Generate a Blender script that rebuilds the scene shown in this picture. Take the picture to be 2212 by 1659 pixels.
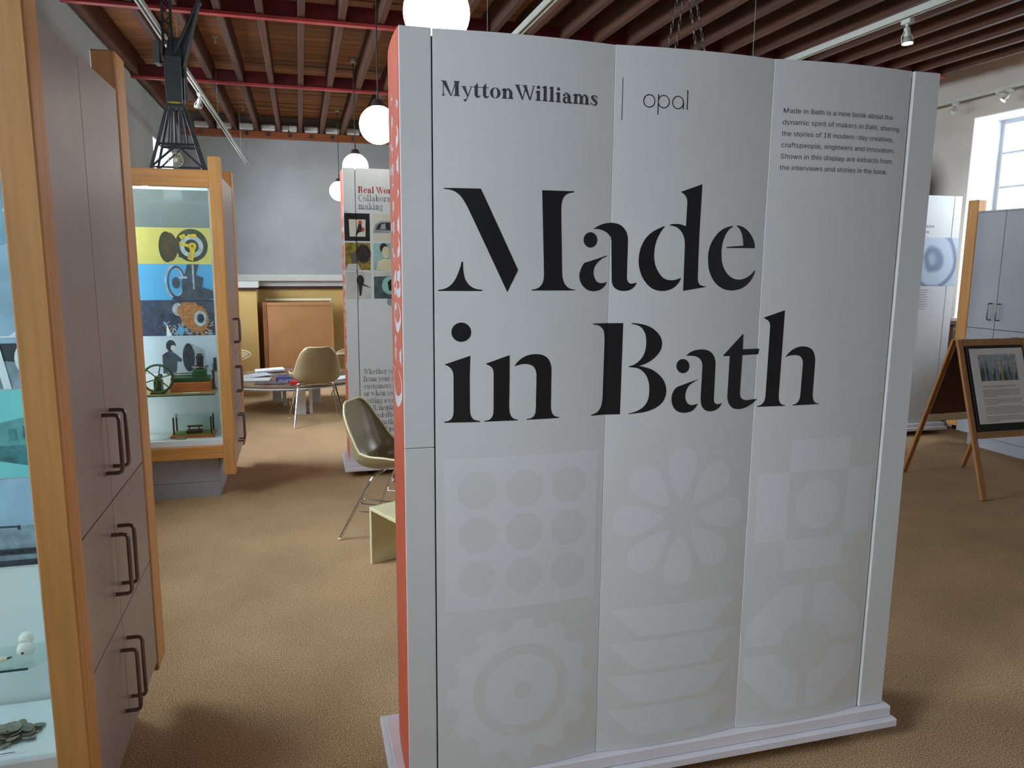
import bpy, bmesh, math, random, json
from mathutils import Vector, Matrix, Euler
from mathutils.geometry import tessellate_polygon
from math import sin, cos, pi, radians, sqrt, atan2
random.seed(7)
for _o in list(bpy.data.objects): bpy.data.objects.remove(_o)
SC = bpy.context.scene
COL = SC.collection

EXPO = 0.0
LPOW = [60, 260, 220, 380, 340]
RPOW = [20, 20, 200, 260]
GLOBE = 6.0
STRIP = 18.0
STRIP2 = 55.0

# ------------------------------------------------------------------ camera
cam = bpy.data.cameras.new('camera'); cam.sensor_width = 36.0
cam.lens = 1638.56 / 2212.0 * 36.0; cam.clip_start = 0.02; cam.clip_end = 200
camo = bpy.data.objects.new('camera', cam); COL.objects.link(camo)
_yaw, _pitch, _roll = 0.270966, 0.1615655, -0.0081823
_f = Vector((sin(_yaw)*cos(_pitch), cos(_yaw)*cos(_pitch), -sin(_pitch)))
_r = Vector((cos(_yaw), -sin(_yaw), 0)); _d = _f.cross(_r)
_r2 = cos(_roll)*_r + sin(_roll)*_d; _d2 = -sin(_roll)*_r + cos(_roll)*_d
_m = Matrix((( _r2.x, -_d2.x, -_f.x, 0), (_r2.y, -_d2.y, -_f.y, 0), (_r2.z, -_d2.z, -_f.z, 1.56), (0, 0, 0, 1)))
camo.matrix_world = _m
SC.camera = camo

# ------------------------------------------------------------------ world, daylight, exposure
SC.view_settings.view_transform = 'Standard'
try: SC.view_settings.look = 'None'
except Exception: pass
SC.view_settings.gamma = 1.0
SC.view_settings.use_curve_mapping = False
SC.view_settings.exposure = EXPO
M_dummy = None
w = bpy.data.worlds.new('overcast_sky'); SC.world = w; w.use_nodes = True
bg = w.node_tree.nodes['Background']; bg.inputs['Strength'].default_value = 3.0
_wn = w.node_tree.nodes; _wl = w.node_tree.links
_tc = _wn.new('ShaderNodeTexCoord'); _sx = _wn.new('ShaderNodeSeparateXYZ'); _wr = _wn.new('ShaderNodeValToRGB')
_wl.new(_tc.outputs['Generated'], _sx.inputs[0]); _wl.new(_sx.outputs['Z'], _wr.inputs[0]); _wl.new(_wr.outputs[0], bg.inputs['Color'])
_we = _wr.color_ramp.elements; _we[0].position = 0.0; _we[0].color = (.16, .17, .15, 1); _we[1].position = .03; _we[1].color = (0.84, 0.92, 1.0, 1)
def area(name, loc, rot, sx, sy, power, col):
    l = bpy.data.lights.new(name, 'AREA'); l.shape = 'RECTANGLE'; l.size = sx; l.size_y = sy; l.energy = power; l.color = col
    o = bpy.data.objects.new(name, l); COL.objects.link(o); o.location = loc; o.rotation_euler = rot; return o
DAY = (0.84, 0.93, 1.0)
SC.cycles.transparent_max_bounces = 24
LW_OPEN = [(-4.6, -3.2), (-0.4, 1.0), (3.1, 4.5), (5.75, 7.05), (8.85, 10.15)]     # left wall windows (y0, y1); last but one unseen, added to light far room
RW_OPEN = [(-3.6, -2.3), (0.6, 1.9), (4.6, 5.93), (8.2, 9.5)]
for i, (a, b) in enumerate(LW_OPEN):
    area('daylight_left', (-2.30, (a+b)/2, 2.55), (0, radians(-62), 0), 1.5, 1.5, LPOW[i], DAY)
for i, (a, b) in enumerate(RW_OPEN):
    area('daylight_right', (7.05, (a+b)/2, 2.60), (0, radians(62), 0), 1.5, 1.5, RPOW[i], DAY)

# ------------------------------------------------------------------ materials
def lin(c):
    return tuple(((x/255.0)/12.92 if x/255.0 <= 0.04045 else ((x/255.0+0.055)/1.055)**2.4) for x in c) + (1.0,)
MATS = {}
def mat(name, rgb, rough=0.6, metal=0.0, var=0.06, scale=8.0, bump=0.0, bscale=60.0, spec=0.5, stretch=None, coords='Object', rnd=0.0, coat=0.0):
    if name in MATS: return MATS[name]
    m = bpy.data.materials.new(name); m.use_nodes = True; nt = m.node_tree; N = nt.nodes; L = nt.links
    b = N['Principled BSDF']; b.inputs['Roughness'].default_value = rough; b.inputs['Metallic'].default_value = metal
    b.inputs['Specular IOR Level'].default_value = spec
    if coat: b.inputs['Coat Weight'].default_value = coat; b.inputs['Coat Roughness'].default_value = .15
    c = lin(rgb)
    tc = N.new('ShaderNodeTexCoord'); mp = N.new('ShaderNodeMapping'); L.new(tc.outputs[coords], mp.inputs['Vector'])
    if stretch: mp.inputs['Scale'].default_value = stretch
    nz = N.new('ShaderNodeTexNoise'); nz.inputs['Scale'].default_value = scale; nz.inputs['Detail'].default_value = 5.0
    L.new(mp.outputs[0], nz.inputs['Vector'])
    cr = N.new('ShaderNodeValToRGB'); e = cr.color_ramp.elements
    lo = tuple(max(0, x*(1-var*2.2)) for x in c[:3]) + (1,); hi = tuple(min(1, x*(1+var*2.2)) for x in c[:3]) + (1,)
    e[0].position = 0.3; e[0].color = lo; e[1].position = 0.7; e[1].color = hi
    L.new(nz.outputs['Fac'], cr.inputs['Fac'])
    out = cr.outputs['Color']
    if rnd:
        oi = N.new('ShaderNodeObjectInfo'); hs = N.new('ShaderNodeHueSaturation'); ma = N.new('ShaderNodeMapRange')
        ma.inputs['To Min'].default_value = 1-rnd; ma.inputs['To Max'].default_value = 1+rnd
        L.new(oi.outputs['Random'], ma.inputs['Value']); L.new(ma.outputs[0], hs.inputs['Value']); L.new(out, hs.inputs['Color']); out = hs.outputs[0]
    L.new(out, b.inputs['Base Color'])
    if bump:
        n2 = N.new('ShaderNodeTexNoise'); n2.inputs['Scale'].default_value = bscale; n2.inputs['Detail'].default_value = 4
        L.new(mp.outputs[0], n2.inputs['Vector'])
        bp = N.new('ShaderNodeBump'); bp.inputs['Strength'].default_value = bump; bp.inputs['Distance'].default_value = 0.01
        L.new(n2.outputs['Fac'], bp.inputs['Height']); L.new(bp.outputs[0], b.inputs['Normal'])
    MATS[name] = m; return m
def emis(name, rgb, st):
    m = bpy.data.materials.new(name); m.use_nodes = True; b = m.node_tree.nodes['Principled BSDF']
    b.inputs['Base Color'].default_value = lin(rgb); b.inputs['Emission Color'].default_value = lin(rgb); b.inputs['Emission Strength'].default_value = st
    MATS[name] = m; return m
def glass(name, tint=(235, 248, 245), refl=0.5):
    m = bpy.data.materials.new(name); m.use_nodes = True; nt = m.node_tree; N = nt.nodes; L = nt.links
    N.remove(N['Principled BSDF']); out = N['Material Output']
    tr = N.new('ShaderNodeBsdfTransparent'); tr.inputs[0].default_value = lin(tint)
    gl = N.new('ShaderNodeBsdfGlossy'); gl.inputs['Roughness'].default_value = 0.02; gl.inputs['Color'].default_value = (1, 1, 1, 1)
    fr = N.new('ShaderNodeFresnel'); fr.inputs['IOR'].default_value = 1.45
    mu = N.new('ShaderNodeMath'); mu.operation = 'MULTIPLY'; mu.inputs[1].default_value = refl; L.new(fr.outputs[0], mu.inputs[0])
    mx = N.new('ShaderNodeMixShader'); L.new(mu.outputs[0], mx.inputs[0]); L.new(tr.outputs[0], mx.inputs[1]); L.new(gl.outputs[0], mx.inputs[2])
    L.new(mx.outputs[0], out.inputs[0]); MATS[name] = m; return m

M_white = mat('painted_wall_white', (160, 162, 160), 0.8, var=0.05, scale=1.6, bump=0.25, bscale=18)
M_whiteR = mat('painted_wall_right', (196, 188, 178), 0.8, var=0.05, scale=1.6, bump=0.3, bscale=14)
M_trim = mat('moulding_off_white', (196, 194, 184), 0.7, var=0.03)
M_web = mat('shaded_red_steel_web', (96, 14, 18), 0.6, var=0.15, scale=5)  # beam red with the shade above the bottom flange put into its colour
M_reveal = mat('window_reveal_white', (235, 238, 236), 0.7, var=0.02, bump=0.1)
M_panel = mat('display_panel_white', (212, 213, 211), 0.42, var=0.012, scale=3, bump=0.02, bscale=200)
M_panelshade = mat('display_panel_print_tint', (219, 220, 221), 0.42, var=0.01, scale=3)
M_side = mat('coral_side_print', (232, 104, 70), 0.5, var=0.03, scale=4)
M_ink = mat('black_ink', (27, 26, 28), 0.45, var=0.05)
M_inkgrey = mat('grey_ink', (68, 68, 72), 0.5, var=0.04)
M_inklight = mat('light_grey_ink', (150, 150, 152), 0.5, var=0.03)
M_inkred = mat('red_ink', (178, 40, 32), 0.5, var=0.03)
M_inkwhite = mat('white_ink', (236, 238, 238), 0.5, var=0.02)
M_base = mat('white_base_paint', (226, 222, 226), 0.5, var=0.02, scale=5)
M_black = mat('black_gap', (14, 13, 14), 0.7, var=0.1)
M_wood = mat('beech_wood', (208, 150, 84), 0.42, var=0.07, scale=3.0, stretch=(14, 14, .7), bump=0.04, bscale=30, spec=0.5)
M_woodH = mat('beech_wood_rail', (208, 146, 78), 0.42, var=0.07, scale=3.0, stretch=(.7, 14, 14), bump=0.04, bscale=30)
M_lam = mat('grey_brown_laminate', (158, 148, 144), 0.36, var=0.03, scale=5, bump=0.03, bscale=150)
M_lamF = mat('grey_laminate', (168, 170, 176), 0.5, var=0.02, scale=5)
M_case = mat('case_interior_white', (232, 238, 240), 0.6, var=0.015)
M_grey = mat('case_back_grey', (110, 116, 114), 0.6, var=0.03)
M_steel = mat('dull_bronze_steel', (128, 112, 106), 0.35, metal=0.9, var=0.05)
M_chrome = mat('chrome_tube', (215, 212, 215), 0.12, metal=1.0, var=0.02)
M_slot = mat('shelf_standard_steel', (150, 156, 158), 0.5, metal=0.0, var=0.03)
M_shell = mat('olive_fibreglass', (148, 131, 98), 0.28, var=0.04, scale=30, spec=0.5)
M_rim = mat('cream_shell_rim', (222, 212, 164), 0.4, var=0.03)
M_ply = mat('cream_painted_ply', (214, 206, 164), 0.5, var=0.04, scale=6)
M_ceil = mat('ceiling_board_wood', (164, 108, 64), 0.75, var=0.16, scale=2.2, stretch=(.5, 9, 3), bump=0.2, bscale=12, rnd=0.3)
M_joist = mat('joist_wood', (82, 46, 27), 0.7, var=0.14, scale=2.5, stretch=(9, .6, 4), bump=0.15, bscale=14, rnd=0.16)
M_redsteel = mat('red_painted_steel', (176, 58, 58), 0.5, var=0.12, scale=5)
M_beam = mat('brown_wall_beam', (138, 72, 34), 0.6, var=0.1, scale=2, stretch=(.5, 8, 8))
M_block = mat('whitewashed_stone', (206, 208, 204), 0.85, var=0.06, bump=0.5, bscale=25)
M_yellow = mat('ochre_wainscot', (196, 164, 98), 0.7, var=0.05, scale=2)
M_dark = mat('dark_brown_trim', (58, 30, 22), 0.6, var=0.1)
M_crate = mat('hardboard_crate', (180, 130, 82), 0.6, var=0.05, scale=4)
M_crateD = mat('crate_frame_brown', (140, 84, 44), 0.55, var=0.08, scale=5)
M_tabletop = mat('table_top_laminate', (126, 106, 92), 0.22, var=0.03, scale=5)
M_tablew = mat('table_leg_white', (226, 230, 234), 0.45, var=0.015)
M_track = mat('white_track_metal', (206, 208, 198), 0.35, metal=0.2, var=0.02)
M_crane = mat('dark_slate_model_paint', (58, 64, 66), 0.55, var=0.08, scale=12)
M_craneL = mat('slate_blue_model_box', (84, 98, 102), 0.5, var=0.05)
M_cream = mat('cream_plastic', (232, 224, 190), 0.35, var=0.03)
M_ceramic = mat('glazed_ceramic', (240, 238, 226), 0.12, var=0.02)
M_coin = mat('dark_bronze_token', (118, 118, 106), 0.45, metal=0.15, var=0.16, scale=50, rnd=0.15)
M_green = mat('green_machine_paint', (38, 84, 44), 0.35, var=0.08)
M_olive = mat('olive_flywheel', (92, 104, 70), 0.4, metal=0.3, var=0.08)
M_orangewood = mat('orange_varnished_wood', (190, 104, 44), 0.4, var=0.06, stretch=(1, 6, 6))
M_cardboard = mat('tan_board', (178, 148, 88), 0.6, var=0.04)
M_paper = mat('white_paper', (236, 238, 238), 0.6, var=0.02)
M_easel = mat('easel_pine', (176, 122, 64), 0.5, var=0.07, stretch=(8, 8, 1))
M_hard = mat('easel_back_hardboard', (92, 52, 22), 0.6, var=0.06)
M_brownwood = mat('dark_oak', (84, 40, 22), 0.5, var=0.1)
M_chain = mat('galvanised_chain', (96, 96, 88), 0.4, metal=0.7, var=0.1)
M_cable = mat('lamp_cable', (52, 50, 40), 0.6, var=0.05)
M_glass = glass('case_glass', (250, 254, 252), .6)
M_pane = glass('window_glass', (250, 252, 255), .4)
M_shelfedge = mat('glass_edge_teal', (40, 82, 80), 0.15, var=0.05)
M_frost = glass('shelf_glass', (246, 252, 250), .5)
M_globe = emis('opal_globe_glow', (255, 248, 232), GLOBE)
M_bulb = emis('spotlight_bulb_glow', (255, 244, 250), 12.0)
M_bulbW = emis('warm_bulb_glow', (255, 205, 120), 9.0)

# carpet
def carpet():
    m = bpy.data.materials.new('tan_loop_carpet'); m.use_nodes = True; nt = m.node_tree; N = nt.nodes; L = nt.links
    b = N['Principled BSDF']; b.inputs['Roughness'].default_value = 0.95; b.inputs['Specular IOR Level'].default_value = 0.1
    tc = N.new('ShaderNodeTexCoord')
    n1 = N.new('ShaderNodeTexNoise'); n1.inputs['Scale'].default_value = 230; n1.inputs['Detail'].default_value = 3; L.new(tc.outputs['Object'], n1.inputs['Vector'])
    n2 = N.new('ShaderNodeTexNoise'); n2.inputs['Scale'].default_value = 2.2; n2.inputs['Detail'].default_value = 4; L.new(tc.outputs['Object'], n2.inputs['Vector'])
    n3 = N.new('ShaderNodeTexVoronoi'); n3.inputs['Scale'].default_value = 340; L.new(tc.outputs['Object'], n3.inputs['Vector'])
    cr = N.new('ShaderNodeValToRGB'); e = cr.color_ramp.elements
    e[0].position = 0.33; e[0].color = lin((122, 98, 70)); e[1].position = 0.68; e[1].color = lin((230, 200, 162)); k = e.new(0.5); k.color = lin((182, 147, 106))
    L.new(n1.outputs['Fac'], cr.inputs['Fac'])
    mr = N.new('ShaderNodeMapRange'); mr.inputs['From Min'].default_value = .3; mr.inputs['From Max'].default_value = .7; mr.inputs['To Min'].default_value = .88; mr.inputs['To Max'].default_value = 1.1
    L.new(n2.outputs['Fac'], mr.inputs['Value'])
    bk = N.new('ShaderNodeTexBrick'); bk.offset = 0; bk.inputs['Scale'].default_value = 1.0; bk.inputs['Brick Width'].default_value = .5; bk.inputs['Row Height'].default_value = .5
    bk.inputs['Mortar Size'].default_value = .002; bk.inputs['Color1'].default_value = (.96, .96, .96, 1); bk.inputs['Color2'].default_value = (1.03, 1.03, 1.03, 1); bk.inputs['Mortar'].default_value = (.97, .97, .97, 1)
    L.new(tc.outputs['Object'], bk.inputs['Vector'])
    m1 = N.new('ShaderNodeMixRGB'); m1.blend_type = 'MULTIPLY'; m1.inputs[0].default_value = 1; L.new(cr.outputs[0], m1.inputs[1]); L.new(mr.outputs[0], m1.inputs[2])
    m2 = N.new('ShaderNodeMixRGB'); m2.blend_type = 'MULTIPLY'; m2.inputs[0].default_value = 1; L.new(m1.outputs[0], m2.inputs[1]); L.new(bk.outputs['Color'], m2.inputs[2])
    L.new(m2.outputs[0], b.inputs['Base Color'])
    bp = N.new('ShaderNodeBump'); bp.inputs['Strength'].default_value = .3; bp.inputs['Distance'].default_value = .003
    L.new(n3.outputs['Distance'], bp.inputs['Height']); L.new(bp.outputs[0], b.inputs['Normal'])
    return m
M_carpet = carpet()

M_strip = emis('case_fill_glow', (226, 244, 255), STRIP)
M_strip2 = emis('case_side_fill_glow', (226, 244, 255), STRIP2)
CHP = [(.497, 4.258, 0, radians(-121)), (.108, 7.439, 0, radians(6.46)), (-.86, 9.25, 0, radians(-100)), (.58, 9.05, 0, radians(80))]
BENCH_RZ = radians(24.5)
TC = (-.10, 8.30); TR = (.80, .68)
TRK = [((-.867, 2.825, 3.018), (-.597, 10.664, 2.75)), ((1.172, 2.55, 2.75), (1.132, 7.0, 2.75)), ((2.901, 2.0, 2.75), (2.8, 7.1, 2.75))]
SPT = (2.889, 3.27, 2.732); SPL = (-.729, 6.82, 2.863)
CHN = [((1.655, 3.19, 2.77), (1.568, 3.17, 2.20)), ((1.645, 3.225, 2.77), (1.545, 3.23, 2.20)), ((1.682, 3.19, 2.77), (1.815, 3.17, 2.20)), ((1.674, 3.225, 2.77), (1.80, 3.23, 2.20))]
HOOKS = [(-.617, 7.17), (-.53, 7.97), (-.597, 10.175)]

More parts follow.
